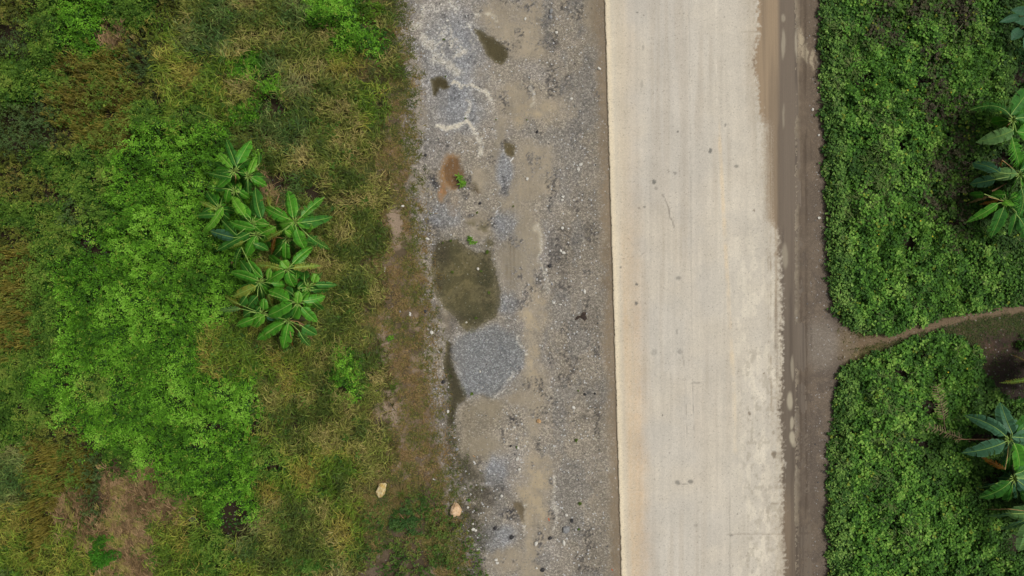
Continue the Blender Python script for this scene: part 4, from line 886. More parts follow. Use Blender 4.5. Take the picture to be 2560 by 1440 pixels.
plants = [
 (586, 428, 2.5, [(592, 418, 565, 347, 10, 'd', 0, dict(bow=-.06)), (582, 421, 546, 382, 9, 'b', 0, dict(label='bright yellow green leaf')), (594, 410, 628, 350, 11, 'g', 0, dict(bow=-.12)), (593, 396, 582, 376, 8, 'd'),
   (574, 429, 538, 432, 7, 'd', 1), (578, 444, 517, 432, 9, 'd', 1), (578, 433, 542, 468, 9, 'g', 0, dict(bow=.2)), (587, 432, 595, 450, 6, 'b'), (590, 446, 588, 464, 3, 'o', 1, DR)],
   'uppermost plant of the left cluster, with two bright leaves spread like a V'),
 (622, 441, 2.1, [(621, 435, 641, 388, 10, 'b', 0, dict(label='bright upright leaf')), (627, 443, 668, 465, 10, 'g'), (620, 450, 622, 488, 8, 'd', 1), (648, 410, 650, 384, 5, 'd', 0, dict(zt=-.6))],
   'small banana plant touching the uppermost one, a single bright leaf pointing up'),
 (588, 478, 1.9, [(567, 472, 516, 466, 6, 'd'), (572, 472, 564, 508, 9, 'g'), (591, 482, 600, 456, 8, 'b'), (598, 480, 625, 497, 8, 'g'), (600, 478, 580, 460, 5, 'd')],
   'low banana plant of short leaves just under the uppermost one'),
 (548, 521, 2.0, [(540, 524, 500, 504, 7, 'y', 1, dict(label='torn yellowish leaf')), (538, 537, 487, 540, 7, 'd'), (558, 517, 506, 583, 9, 'b', 0, dict(bow=.1, zt=-.5)), (528, 521, 504, 534, 6, 'd'), (552, 515, 560, 508, 7, 'g'), (556, 530, 575, 548, 8, 'd')],
   'leftmost plant of the cluster, a long bent light green leaf pointing down left'),
 (630, 560, 2.9, [(611, 540, 578, 489, 11, 'b', 0, dict(label='bright broad leaf')), (626, 545, 596, 506, 11, 'g'), (654, 546, 638, 468, 14, 'd'), (640, 540, 628, 500, 11, 'd', 0, dict(zt=-.9)), (674, 561, 605, 546, 10, 'g'), (638, 571, 572, 552, 11, 'g'), (592, 588, 553, 549, 10, 'd', 1, dict(zt=-.9)), (637, 568, 570, 560, 9, 'd', 0, dict(zt=-1.0))],
   'banana plant with a tall pointed dark leaf up and bright leaves to its left'),
 (642, 588, 2.6, [(586, 594, 525, 577, 11, 'u'), (626, 582, 540, 628, 10, 'd', 0, dict(bow=.05)), (610, 604, 566, 620, 7, 'y', 1, dict(label='torn yellow leaf')), (641, 590, 615, 641, 12, 'g', 0, dict(bow=-.1)), (634, 609, 672, 627, 8, 'd'), (662, 589, 670, 619, 9, 'd', 0, dict(zt=-.9)), (600, 590, 570, 604, 9, 'd', 0, dict(zt=-.8)), (691, 567, 646, 586, 12, 'b', 0, dict(bow=.08, label='bright broad leaf'))],
   'banana plant at the left of the cluster with a bluish leaf lying over the thicket'),
 (737, 554, 3.1, [(733, 546, 719, 476, 14, 'g'), (752, 543, 812, 492, 12, 'g', 1), (720, 547, 660, 517, 13, 'g'), (736, 555, 698, 561, 13, 'b', 0, dict(label='short bright leaf')), (742, 557, 800, 562, 12, 'g'), (752, 556, 833, 541, 11, 'd', 0, dict(zt=-.9)),
   (741, 572, 762, 622, 14, 'g'), (712, 576, 737, 592, 8, 'b'), (744, 526, 743, 494, 9, 'd', 1, dict(zt=-.9)), (706, 577, 653, 607, 7, 'y', 1, dict(zt=-1.0, label='torn yellow leaf')), (768, 586, 824, 623, 10, 'd', 1, dict(zt=-.9)), (675, 514, 668, 487, 8, 'y', 1, dict(zt=-.8)),
   (730, 560, 745, 590, 10, 'g'), (780, 560, 765, 580, 8, 'b', 0, dict(zt=-.4)), (700, 530, 690, 560, 10, 'd', 0, dict(zt=-1.0)), (758, 540, 775, 530, 9, 'd', 0, dict(zt=-.9))],
   'large upper right banana plant of the cluster, broad dark leaves in a full star'),
 (718, 598, 2.3, [(715, 596, 696, 634, 8, 'd', 1), (714, 604, 715, 655, 12, 'g'), (688, 592, 679, 636, 6, 'o', 1, dict(zt=-1.2, label='orange dead leaf')), (700, 625, 682, 645, 9, 'd', 0, dict(zt=-.8)), (735, 600, 700, 612, 8, 'd', 0, dict(zt=-.7)), (760, 604, 790, 610, 9, 'd', 0, dict(zt=-.8))],
   'banana plant in the dark middle of the cluster with an orange dead leaf hanging down'),
 (716, 671, 2.9, [(720, 671, 704, 651, 11, 'b', 0, dict(zt=.3, label='young yellow green leaf standing up')), (731, 660, 784, 615, 12, 'g'), (704, 672, 633, 663, 10, 'y', 1), (721, 679, 737, 718, 13, 'g'), (730, 671, 806, 665, 8, 'y', 1, dict(label='thin torn yellow leaf')), (741, 700, 743, 675, 8, 'g', 1, dict(zt=-.5)), (712, 677, 662, 710, 12, 'g'),
   (760, 655, 776, 668, 9, 'd', 0, dict(zt=-.9))],
   'banana plant whose thin torn yellow leaf points right over the straw grass'),
 (648, 704, 2.7, [(646, 702, 576, 681, 11, 'g'), (657, 694, 620, 650, 11, 'g'), (627, 686, 601, 650, 10, 'd', 0, dict(zt=-.8)), (641, 715, 581, 742, 11, 'y', 0, dict(zt=-.4, label='light striped leaf')), (644, 740, 620, 768, 11, 'd'), (616, 741, 599, 764, 9, 'd'), (669, 698, 676, 670, 8, 'b', 0, UP), (678, 708, 715, 713, 10, 'g'), (648, 708, 665, 724, 9, 'd'),
   (604, 618, 588, 670, 7, 'd', 1, dict(zt=-.9)), (645, 712, 590, 730, 11, 'd', 0, dict(zt=-1.0)), (655, 730, 662, 760, 9, 'd', 1, dict(zt=-.9))],
   'banana plant with a long green leaf pointing left over a light striped one'),
 (770, 718, 2.2, [(761, 702, 763, 677, 10, 'd'), (783, 708, 792, 684, 11, 'b', 0, dict(zt=.2, label='young bright leaf')), (786, 712, 844, 713, 7, 'd'), (755, 729, 782, 710, 10, 'g'), (776, 727, 803, 724, 8, 'd', 1), (744, 720, 766, 700, 10, 'd'), (745, 722, 758, 730, 9, 'd')],
   'rightmost small banana plant of the left cluster, one rounded bright leaf'),
 (745, 757, 3.0, [(743, 760, 748, 727, 10, 'b', 0, dict(zt=.35, label='young bright leaf standing up')), (757, 752, 814, 740, 12, 'g'), (724, 751, 669, 726, 13, 'g'), (731, 757, 668, 789, 14, 'g'), (746, 764, 731, 795, 14, 'g', 0, dict(zt=-.3)), (754, 767, 793, 806, 11, 'g'), (784, 757, 806, 775, 9, 'd', 0, dict(zt=-.9)), (671, 736, 682, 768, 8, 'y', 1, dict(zt=-1.0)), (733, 736, 712, 722, 10, 'd'),
   (735, 768, 690, 795, 12, 'd', 0, dict(zt=-1.0)), (735, 748, 700, 745, 11, 'd', 0, dict(zt=-1.0))],
   'large banana plant low in the cluster, pale young leaf at its centre'),
 (720, 800, 2.4, [(721, 808, 708, 873, 13, 'g'), (707, 809, 641, 850, 13, 'g'), (703, 808, 696, 796, 8, 'd'), (755, 815, 793, 837, 11, 'd'), (748, 828, 777, 866, 10, 'd', 1), (746, 804, 781, 850, 6, 'p', 1, dict(zt=-1.2, label='withered pinkish brown leaf')), (736, 803, 743, 834, 5, 'p', 1, dict(zt=-1.2)), (682, 790, 720, 793, 10, 'd'), (728, 842, 731, 866, 4, 'o', 1, dict(zt=-1.6)), (665, 835, 656, 850, 8, 'b', 0, dict(zt=-.8))],
   'lowest banana plant of the left cluster, a broad leaf pointing straight down'),
 (656, 784, 2.3, [(663, 788, 625, 814, 12, 'b', 0, dict(label='bright yellow green leaf')), (634, 797, 590, 815, 9, 'g'), (658, 775, 660, 745, 10, 'g', 0, UP), (650, 766, 632, 790, 10, 'd'), (626, 780, 608, 792, 9, 'd'), (602, 772, 547, 777, 7, 'l', 1, dict(zt=-1.0)), (597, 760, 560, 738, 6, 'y', 1, dict(zt=-1.0)), (650, 800, 636, 818, 8, 'g'), (668, 790, 690, 798, 7, 'u')],
   'banana plant at the bottom left of the cluster with one broad yellow green leaf'),
 # right edge
 (2531, 300, 3.2, [(2524, 288, 2421, 277, 9, 'd', 1, dict(bow=-.22)), (2533, 325, 2438, 356, 12, 'l', 0, dict(bow=.04)), (2526, 288, 2574, 222, 16, 'd'), (2529, 342, 2554, 428, 16, 'g', 1, dict(bow=-.1)), (2540, 330, 2610, 338, 16, 'g'), (2538, 296, 2600, 290, 14, 'd'), (2520, 312, 2500, 322, 6, 'o', 1, dict(zt=-1.4))],
   'topmost banana plant at the right edge, a curved thin leaf above a pale one', 'banana plants at the right edge'),
 (2548, 437, 3.0, [(2543, 435, 2469, 446, 12, 'l', 0, dict(bow=-.12)), (2499, 432, 2430, 406, 12, 'u', 0, dict(zt=-1.0)), (2490, 448, 2424, 461, 10, 'u', 0, dict(zt=-1.0)), (2552, 470, 2537, 556, 16, 'd', 1, dict(bow=.1)), (2556, 440, 2610, 460, 15, 'b'), (2550, 425, 2600, 400, 14, 'd'), (2505, 400, 2496, 424, 5, 'o', 1, dict(zt=-1.6))],
   'banana plant at the right edge, a light striped leaf lying over two bluish ones', 'banana plants at the right edge'),
 (2512, 505, 2.6, [(2495, 508, 2414, 556, 8, 'g', 0, dict(zt=-.5)), (2509, 518, 2477, 595, 14, 'd'), (2513, 487, 2477, 486, 9, 'g'), (2512, 499, 2526, 516, 10, 'b', 0, UP), (2540, 530, 2523, 590, 10, 'd'), (2548, 545, 2566, 598, 12, 'd'), (2460, 485, 2423, 487, 7, 'd', 0, dict(zt=-1.4)), (2497, 500, 2448, 511, 4, 'o', 1, dict(zt=-1.0, label='orange dead leaf')), (2470, 492, 2410, 512, 4, 'p', 1, dict(zt=-1.9, label=DE))],
   'banana plant at the right edge above the footpath, short bright leaf at its centre', 'banana plants at the right edge'),
 (2596, 930, 2.8, [(2580, 944, 2497, 957, 5, 'y', 1, dict(label='narrow leaf with an orange tip')), (2590, 920, 2524, 884, 3, 'p', 1, dict(zt=-1)), (2600, 950, 2630, 1000, 12, 'd'), (2580, 985, 2548, 1008, 12, 'd', 0, dict(zt=-.9))],
   'banana plant mostly outside the picture, narrow leaf reaching over dark bare earth', 'banana plants at the right edge'),
 (2522, 1098, 2.9, [(2513, 1090, 2410, 1038, 12, 'u', 0, dict(bow=-.04)), (2531, 1085, 2501, 1006, 14, 'u', 0, dict(bow=.1)), (2513, 1104, 2404, 1132, 13, 'u', 0, dict(zt=-.3)), (2534, 1108, 2545, 1182, 15, 'g'), (2528, 1092, 2590, 1102, 14, 'u'), (2540, 1085, 2580, 1040, 14, 'd'), (2512, 1174, 2452, 1143, 6, 'o', 1, dict(zt=-1.0, label='orange yellow dead leaf')), (2515, 1160, 2500, 1146, 8, 'u', 0, dict(zt=-1.1)), (2524, 1140, 2518, 1180, 11, 'd', 0, dict(zt=-1.0))],
   'dark bluish green plant at the lower right edge, two long leaves pointing left', 'banana plants at the right edge'),
 (2534, 1196, 2.5, [(2526, 1203, 2446, 1244, 15, 'd'), (2490, 1208, 2442, 1220, 8, 'u', 1, dict(zt=-1.0)), (2540, 1194, 2600, 1192, 9, 'l'), (2542, 1200, 2590, 1250, 12, 'u'), (2530, 1212, 2520, 1255, 12, 'd', 0, dict(zt=-.8)), (2536, 1185, 2590, 1150, 12, 'd')],
   'plant under the dark bluish one, its single broad dark leaf pointing down left', 'banana plants at the right edge'),
 (2592, 1280, 2.9, [(2585, 1279, 2513, 1281, 13, 'l', 0, dict(zt=-.4)), (2530, 1284, 2462, 1290, 10, 'u', 1, dict(zt=-1.2)), (2560, 1300, 2500, 1324, 11, 'u', 1, dict(zt=-1.1)), (2520, 1272, 2462, 1272, 5, 'p', 1, dict(zt=-1.4, label='withered brown leaf')), (2580, 1300, 2545, 1380, 14, 'l', 0, dict(zt=-.5)), (2590, 1260, 2550, 1230, 12, 'd')],
   'lowest banana plant at the right edge, pale striped leaf over ragged ones', 'banana plants at the right edge'),
]
for p in plants:
    lv = p[3]; k_ = len(lv)
    for i in range(11):          # older, lower leaves under the crown
        a = i*2.4 + p[0]*.37; l = 50+20*math.sin(p[1]+i*1.7)
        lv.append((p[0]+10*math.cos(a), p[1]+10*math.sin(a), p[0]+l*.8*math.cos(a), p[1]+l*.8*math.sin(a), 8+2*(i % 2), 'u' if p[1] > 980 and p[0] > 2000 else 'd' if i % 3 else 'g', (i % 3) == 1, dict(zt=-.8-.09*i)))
    if p[0] > 2000: p = (p[0], p[1], p[2]-.6, [l[:4]+(l[4]*1.22,)+l[5:] for l in lv])+p[4:]
    banana(p[0], p[1], p[2], p[3], ('' if 'banana plant' in p[4] else 'banana plant, ')+p[4], p[5] if len(p) > 5 else 'banana plants in the left cluster')

# ------------------------------------------------------------------ dry fronds, big leaved plant, brown petioles
M_FROND = m_plain('dry_frond', (138, 122, 88), (104, 88, 60), 6, .8, .1)
M_STALK = m_plain('dry_stalk', (122, 84, 58), (150, 118, 84), 6, .8, .1)
def frond(x0, y0, x1, y1, z, hw, label):
    A = Vector(W(x0, y0, z)); B = Vector(W(x1, y1, z+.15)); o = empty('dry_frond', A); tag(o, label, 'palm frond', 'dry fallen fronds on the vines')
    n = 17; pts = [A.lerp(B, i/n)+Vector((0, 0, .12*math.sin(math.pi*i/n))) for i in range(n+1)]
    V, F = tube([p-A for p in pts], [.03*(1-.7*i/n) for i in range(n+1)], 5); py_mesh('midrib', V, F, M_FROND, o, True)
    V = []; F = []; d = (B-A).normalized(); s = Vector((-d.y, d.x, 0))
    for i in range(4, n+1):
        for sg in (1, -1):
            if R_.random() < .12: continue
            l = hw/50*R_.uniform(.6, 1.1); p = pts[i]-A; q = p + s*sg*l + d*l*.35 + Vector((0, 0, -.06)); b = len(V)
            V += [p-d*.02, p+d*.02, q+d*.012, q-d*.012]; F.append([b, b+1, b+2, b+3])
    py_mesh('leaflets', V, F, M_FROND, o)
frond(2362, 1072, 2341, 968, .75, 17, 'dry grey brown palm frond lying upright on the vines, comb of short leaflets')
frond(2425, 1104, 2325, 1067, .75, 13, 'dry yellowish palm frond lying sideways on the vines, pointing at the bluish banana plant')
for i, (x0, y0, x1, y1, z, lb) in enumerate([(2530, 1098, 2384, 1098, .9, 'long brown dead stalk lying left of the bluish banana plant'), (653, 570, 668, 535, 1.6, 'reddish brown dried stalk between two dark leaves of the upper cluster'),
        (690, 512, 699, 485, 1.3, 'thin brown dried stalk sticking up above the star shaped banana plant'), (700, 655, 684, 640, 1.8, 'short pale brown stalk left of the young yellow green leaf'), (578, 660, 591, 636, 1.2, 'thin reddish stalk at the left side of the cluster over the thicket'), (2480, 478, 2516, 458, 1.6, 'thin brown stalk under the light striped leaf at the right edge')]):
    A = Vector(W(x0, y0, z)); B = Vector(W(x1, y1, z+.1)); V, F = tube([A.lerp(B, t)-A + Vector((0, 0, .05*math.sin(3*t))) for t in (0, .25, .5, .75, 1)], [.04, .035, .03, .025, .012], 6)
    o = py_mesh('dry_stalk', V, F, M_STALK, None, True); o.location = A; tag(o, lb, 'dry stalk', 'dry stalks among the banana plants')

def heart(L, Wd):
    V = []; n = 14; pr = []
    for i in range(n+1):
        t = i/n; w = math.sin(math.pi*min(1, (t+.12)/1.12)**.8)*(1 if t < .55 else 1) ; pr.append((t, max(0.02, w)))
    F = []
    for t, w in pr: V += [Vector((t*L, -w*Wd, .12*w*Wd)), Vector((t*L, -w*Wd*.5, -.02)), Vector((t*L, 0, -.05)), Vector((t*L, w*Wd*.5, -.02)), Vector((t*L, w*Wd, .12*w*Wd))]
    for i in range(n):
        for k in range(4): a = i*5+k; F.append([a, a+1, a+6, a+5][::-1])
    return V, F, [(t, 0 if k == 2 else (.5 if k in (1, 3) else .85)) for t, _ in pr for k in range(5)]
A = Vector(W(2572, 58, 0)); o = empty('elephant_ear', A); tag(o, 'large leaved elephant ear plant at the top right corner, three rounded bluish leaves', 'plant')
for (bx, by, tx, ty, hw) in [(2572, 30, 2529, 24, 12), (2578, 50, 2538, 54, 12), (2552, 72, 2529, 100, 14), (2580, 80, 2560, 120, 13), (2548, 40, 2500, 55, 9)]:
    z = 1.3; B = Vector(W(bx, by, z)); T = Vector(W(tx, ty, z-.25)); L = (T-B).length; V, F, uv = heart(L*1.05, hw/50)
    Mx = (T-B).to_track_quat('X', 'Z').to_matrix(); lf = py_mesh('leaf', [Mx@v + B - A for v in V], F, BM_['u'], o, True, uv)
    V, F = tube([Vector((0, 0, 0)), (B-A)*.6+Vector((0, 0, .3)), B-A], [.035, .025, .015], 5); py_mesh('leaf_stalk', V, F, M_STEM, lf, True)

# ------------------------------------------------------------------ bushes one can tell apart
def bush(px, py, rx, ry, h, cols, label, dens=150, size=(.07, .11), width=.55, pitch=(.1, .9)):
    A = Vector(W(px, py, 0)); o = empty('bush', A); tag(o, label, 'bush')
    n = int(dens*rx*ry/2500*3.14); a = rng.uniform(0, 6.283, n); r = np.sqrt(rng.random(n)); lump = .75+.35*np.sin(3*a+px)+.2*np.sin(5*a)
    x = r*np.cos(a)*rx/50*lump; y = r*np.sin(a)*ry/50*lump; q = fbm((x+A.x)*2.2, (y+A.y)*2.2, 7, 3)
    z = h*np.sqrt(np.clip(1-r**2*.85, 0, 1))*(.55+.6*q)*(1-.45*rng.random(n)**1.5)
    ok = q > .36; x, y, z, q = x[ok], y[ok], z[ok], q[ok]; n = len(x)
    V, F, C = rosettes(x, y, z, 6, rng.uniform(*size, n), width, palette(cols, n, np.clip((q-.5)*2+.5+rng.normal(0, .2, n), 0, 1)), pitch=pitch)
    mesh_np('foliage', V, F, M_LEAF, {'col': C}, o)
    Vs, Fs = [], []
    for k in range(6):
        w = k*1.05; e = Vector((math.cos(w)*rx/50*.6, math.sin(w)*ry/50*.6, h*.6)); v, f = tube([Vector((0, 0, -.02)), e*.5+Vector((0, 0, .1)), e], [.025, .018, .008], 5)
        Fs += [[i+len(Vs) for i in q_] for q_ in f]; Vs += v
    py_mesh('stems', Vs, Fs, M_STALK, o, True)
bush(265, 1388, 40, 36, .8, [(40, 88, 20), (58, 116, 26), (74, 134, 30)], 'small vivid green rounded bush at the bottom left beside brown stalks', 240, (.05, .08))
bush(258, 1345, 28, 20, .7, [(48, 92, 22), (66, 118, 28), (84, 134, 34)], 'smaller vivid green bush just above the rounded one at the bottom left', 240, (.05, .08))
bush(884, 920, 54, 50, .7, [(52, 86, 22), (76, 118, 30), (104, 142, 40)], 'light green narrow leaved bush in the dry grass below right of the banana cluster', 150, (.1, .17), .3)
bush(868, 45, 78, 62, .7, [(50, 84, 20), (78, 112, 26), (100, 134, 34)], 'broad yellow green bush at the top beside the gravel bank', 120, (.1, .15), .38)
bush(608, 178, 26, 30, .7, [(52, 98, 26), (76, 134, 34), (96, 150, 44)], 'bright green bush in straw coloured grass above the banana cluster', 160, (.07, .11))
bush(1015, 1300, 48, 40, .4, [(54, 88, 42), (70, 106, 50), (90, 124, 60)], 'bluish green feathery bush below the radiating grass tussock', 190, (.05, .09), .4)
bush(780, 1410, 70, 34, .7, [(56, 90, 32), (82, 124, 42), (116, 150, 62)], 'leafy weed bush at the bottom edge left of the clover cover', 110, (.12, .2), .3)
bush(640, 930, 24, 30, .6, [(44, 84, 24), (62, 112, 30), (80, 132, 40)], 'dark green bush at the right fringe of the thicket below the bananas', 160, (.07, .11))
bush(2545, 150, 26, 40, .9, [(40, 80, 40), (52, 96, 46), (62, 108, 50)], 'fine feathery dark green bush below the elephant ear leaves', 190, (.06, .1), .25)
bush(2548, 858, 20, 20, .8, [(50, 88, 26), (70, 108, 32)], 'small green bush at the right edge beside the bare dark earth', 160, (.09, .13), .4)

# radiating tussock in front of the boulders
A = Vector(W(1003, 1234, 0)); n = 1
V, F, C = tufts(np.zeros(1), np.zeros(1), np.zeros(1), 150, np.array([.62]), np.array([.22]), .022, palette([(122, 106, 62)], 1), r=.05, colv=.3)
V2, F2, C2 = tufts(np.zeros(1), np.zeros(1), np.zeros(1), 40, np.array([.3]), np.array([.35]), .022, palette([(84, 100, 36)], 1), r=.04, colv=.3)
V, F, C = merge([(V, F, C), (V2, F2, C2)]); o = mesh_np('grass_tussock', V, F, M_BLADE, {'col': C}); o.location = A; tag(o, 'round tussock of straw coloured blades radiating beside the pale yellow boulder', 'grass tussock')

# seedlings on the gravel and in the puddles
seeds = [(1157, 457, .30, 'largest bright green weed, standing in the rusty puddle'), (1178, 601, .22, 'bright weed on the bank above the large puddle'), (1131, 680, .11, 'small weed in the middle left of the large puddle'), (1203, 678, .10, 'small weed beside a white scrap inside the large puddle'),
         (1222, 731, .12, 'small weed near the right rim of the large puddle'), (1190, 795, .11, 'small weed near the lower rim of the large puddle'), (1127, 602, .09, 'tiny weed on the upper rim of the large puddle, right of another'), (1107, 607, .07, 'tiny weed on the upper left rim of the large puddle'),
         (1218, 630, .15, 'olive weed at the upper right corner of the large puddle'), (1180, 984, .13, 'olive weed on the silt below the grey gravel patch'), (1172, 1249, .13, 'bright small weed right of the tan boulder, in the mossy ditch'), (1114, 192, .08, 'small weed at the top of the square puddle'),
         (1110, 100, .09, 'small yellow green weed on whitish gravel at the top'), (1163, 297, .06, 'tiny weed on the lime crust line'), (1193, 532, .09, 'small weed on the mossy bank right above the large puddle'), (1283, 516, .08, 'faint olive weed on the tan mud beside the white strap'), (1240, 300, .06, 'tiny olive weed on the mud strip'),
         (1317, 300, .07, 'faint olive weed on smooth mud near the top'), (1446, 976, .08, 'small dark green weed on gravel near the slab'), (1292, 1118, .10, 'pale weed beside a white stone on the lower gravel'), (1440, 1100, .14, 'sprawling olive weed low on the gravel near the slab'), (1450, 1258, .14, 'sprawling yellowish weed low on the gravel'),
         (1447, 1322, .10, 'yellowish weed right of the grey concrete chunk'), (976, 850, .20, 'leafy bright weed on bare brown earth of the bank'), (985, 965, .2, 'dark green leafy weed on the bank beside pale earth'), (967, 1095, .22, 'round leaved weed on the bank above the boulders'), (944, 984, .16, 'bright grassy weed at the left rim of the pale earth'),
         (1005, 353, .1, 'round leaved weed on the gravel rim at the upper left'), (1010, 198, .12, 'round leaved weed on the bank near the square puddle'), (870, 302, .16, 'blue green fern like weed in dry grass at the upper middle'), (922, 520, .2, 'blue green fern like weed in the brown bank grass')]
for i, (px_, py_, r, lb) in enumerate(seeds):
    x_, y_, _ = W(px_, py_); z_ = float(ground_z(np.array([x_]), np.array([y_]))[0]) + (.25 if px_ < 930 else 0)
    n = 5 if r > .15 else 3; ox = rng.normal(0, r*.45, n)*(r > .15); oy = rng.normal(0, r*.45, n)*(r > .15)
    cl = palette([(86, 130, 36), (112, 158, 48)], n) if 'bright' in lb or r == .30 else palette([(84, 104, 38), (98, 122, 42)], n)
    V, F, C = rosettes(ox, oy, np.full(n, .04)+rng.uniform(0, r*.6, n), 7, np.full(n, r*.75), .3, cl, spread=.008, pitch=(.1, .6))
    o = mesh_np('weed', V, F, M_LEAF, {'col': C}); o.location = (x_, y_, z_); tag(o, lb, 'weed', 'seedlings scattered over the gravel and bank')
# ------------------------------------------------------------------ stones and litter
M_ST = {'w': m_plain('pale_stone', (206, 202, 190), (178, 174, 164), 14, .8), 'g': m_plain('grey_stone', (138, 138, 136), (112, 112, 112), 12, .85),
        'd': m_plain('tarmac_lump', (52, 50, 50), (34, 32, 33), 20, .75, .6), 't': m_plain('tan_stone', (196, 160, 112), (166, 128, 90), 10, .8)}
def f_boulder(nt, b, out, a1=(214, 196, 140), a2=(186, 150, 84), a3=(150, 112, 74)):
    co = texco(nt); n = noise(nt, co, 5, 6, .7); n2 = noise(nt, co, 14, 5, .7)
    c = mixc(nt, maprange(nt, n, .4, .6, 0, 1), tuple(lin(a1))+(1,), tuple(lin(a2))+(1,)); c = mixc(nt, maprange(nt, n2, .55, .66, 0, .9), c, tuple(lin(a3))+(1,))
    nt.links.new(c, b.inputs['Base Color']); bump(nt, b, n2, .6, .05)
M_BO1 = mat('yellow_boulder', lambda nt, b, o: f_boulder(nt, b, o, (206, 192, 150), (184, 154, 84), (128, 96, 58)))
M_BO2 = mat('tan_boulder', lambda nt, b, o: f_boulder(nt, b, o, (208, 180, 146), (190, 154, 114), (146, 112, 80)), .8)
def stone_mesh(rx, ry, rz, seed, sub=2, rough=.22, poly=None):
    r = random.Random(seed); bm = bmesh.new(); bmesh.ops.create_icosphere(bm, subdivisions=sub, radius=1)
    planes = [(Vector((r.gauss(0, 1), r.gauss(0, 1), r.gauss(0, .8))).normalized(), r.uniform(.62, .9)) for _ in range(9)]
    for v in bm.verts:
        for n_, d in planes:
            k = v.co.dot(n_)
            if k > d: v.co -= n_*(k-d)
        v.co *= 1+rough*(r.random()-.5)*.35
        if poly:                       # follow a seen outline: radius by angle
            a = math.atan2(v.co.y, v.co.x) % (2*math.pi); m_ = len(poly); f = a/(2*math.pi)*m_; i = int(f) % m_; s = poly[i]*(1-f % 1)+poly[(i+1) % m_]*(f % 1)
            v.co.x *= s; v.co.y *= s
        v.co = Vector((v.co.x*rx, v.co.y*ry, v.co.z*rz))
    me = bpy.data.meshes.new('stone'); bm.to_mesh(me); bm.free(); return me
def stone(name, px, py, rx, ry, h, m, label, rot=0, cat='stone', group='loose stones on the gravel', seed=None, sub=2, z0=None, **k):
    x, y, _ = W(px, py); me = stone_mesh(rx/50*1.1, ry/50*1.1, h, seed or int(px*7+py), sub, **k); me.materials.append(m)
    o = bpy.data.objects.new(name, me); link(o); z = float(ground_z(np.array([x]), np.array([y]))[0]) if z0 is None else z0
    o.location = (x, y, z+h*.45); o.rotation_euler = (0, 0, math.radians(rot)); tag(o, label, cat, group); return o
stone('boulder', 954, 1224, 12, 19, .24, M_BO1, 'pale yellow boulder lying in the grass left of the radiating tussock', -12, 'boulder', 'boulders at the rim of the grass', 5, 3, poly=[.9, 1.05, 1.15, .95, 1.05, .85, .95, 1.1, 1.0, .9, .85, 1.0], rough=.3)
stone('boulder', 1140, 1272, 14, 16, .26, M_BO2, 'tan boulder with a flat facet lying in the mossy ditch', 10, 'boulder', 'boulders at the rim of the grass', 8, 3, poly=[1.0, .9, 1.15, 1.2, .8, .8, 1.0, 1.2, 1.1, .9, 1.1, 1.0], rough=.3)
stone('stone', 947, 1176, 6, 4, .1, M_ST['t'], 'small pale stone half hidden in grass above the yellow boulder')
stone('stone', 1347, 1053, 6, 5.5, .1, M_ST['t'], 'yellowish tan stone on the lower part of the tan mud')
stone('concrete_chunk', 1415, 1323, 11, 9, .1, M_ST['g'], 'largest flat grey concrete chunk low on the gravel near the slab', 20)
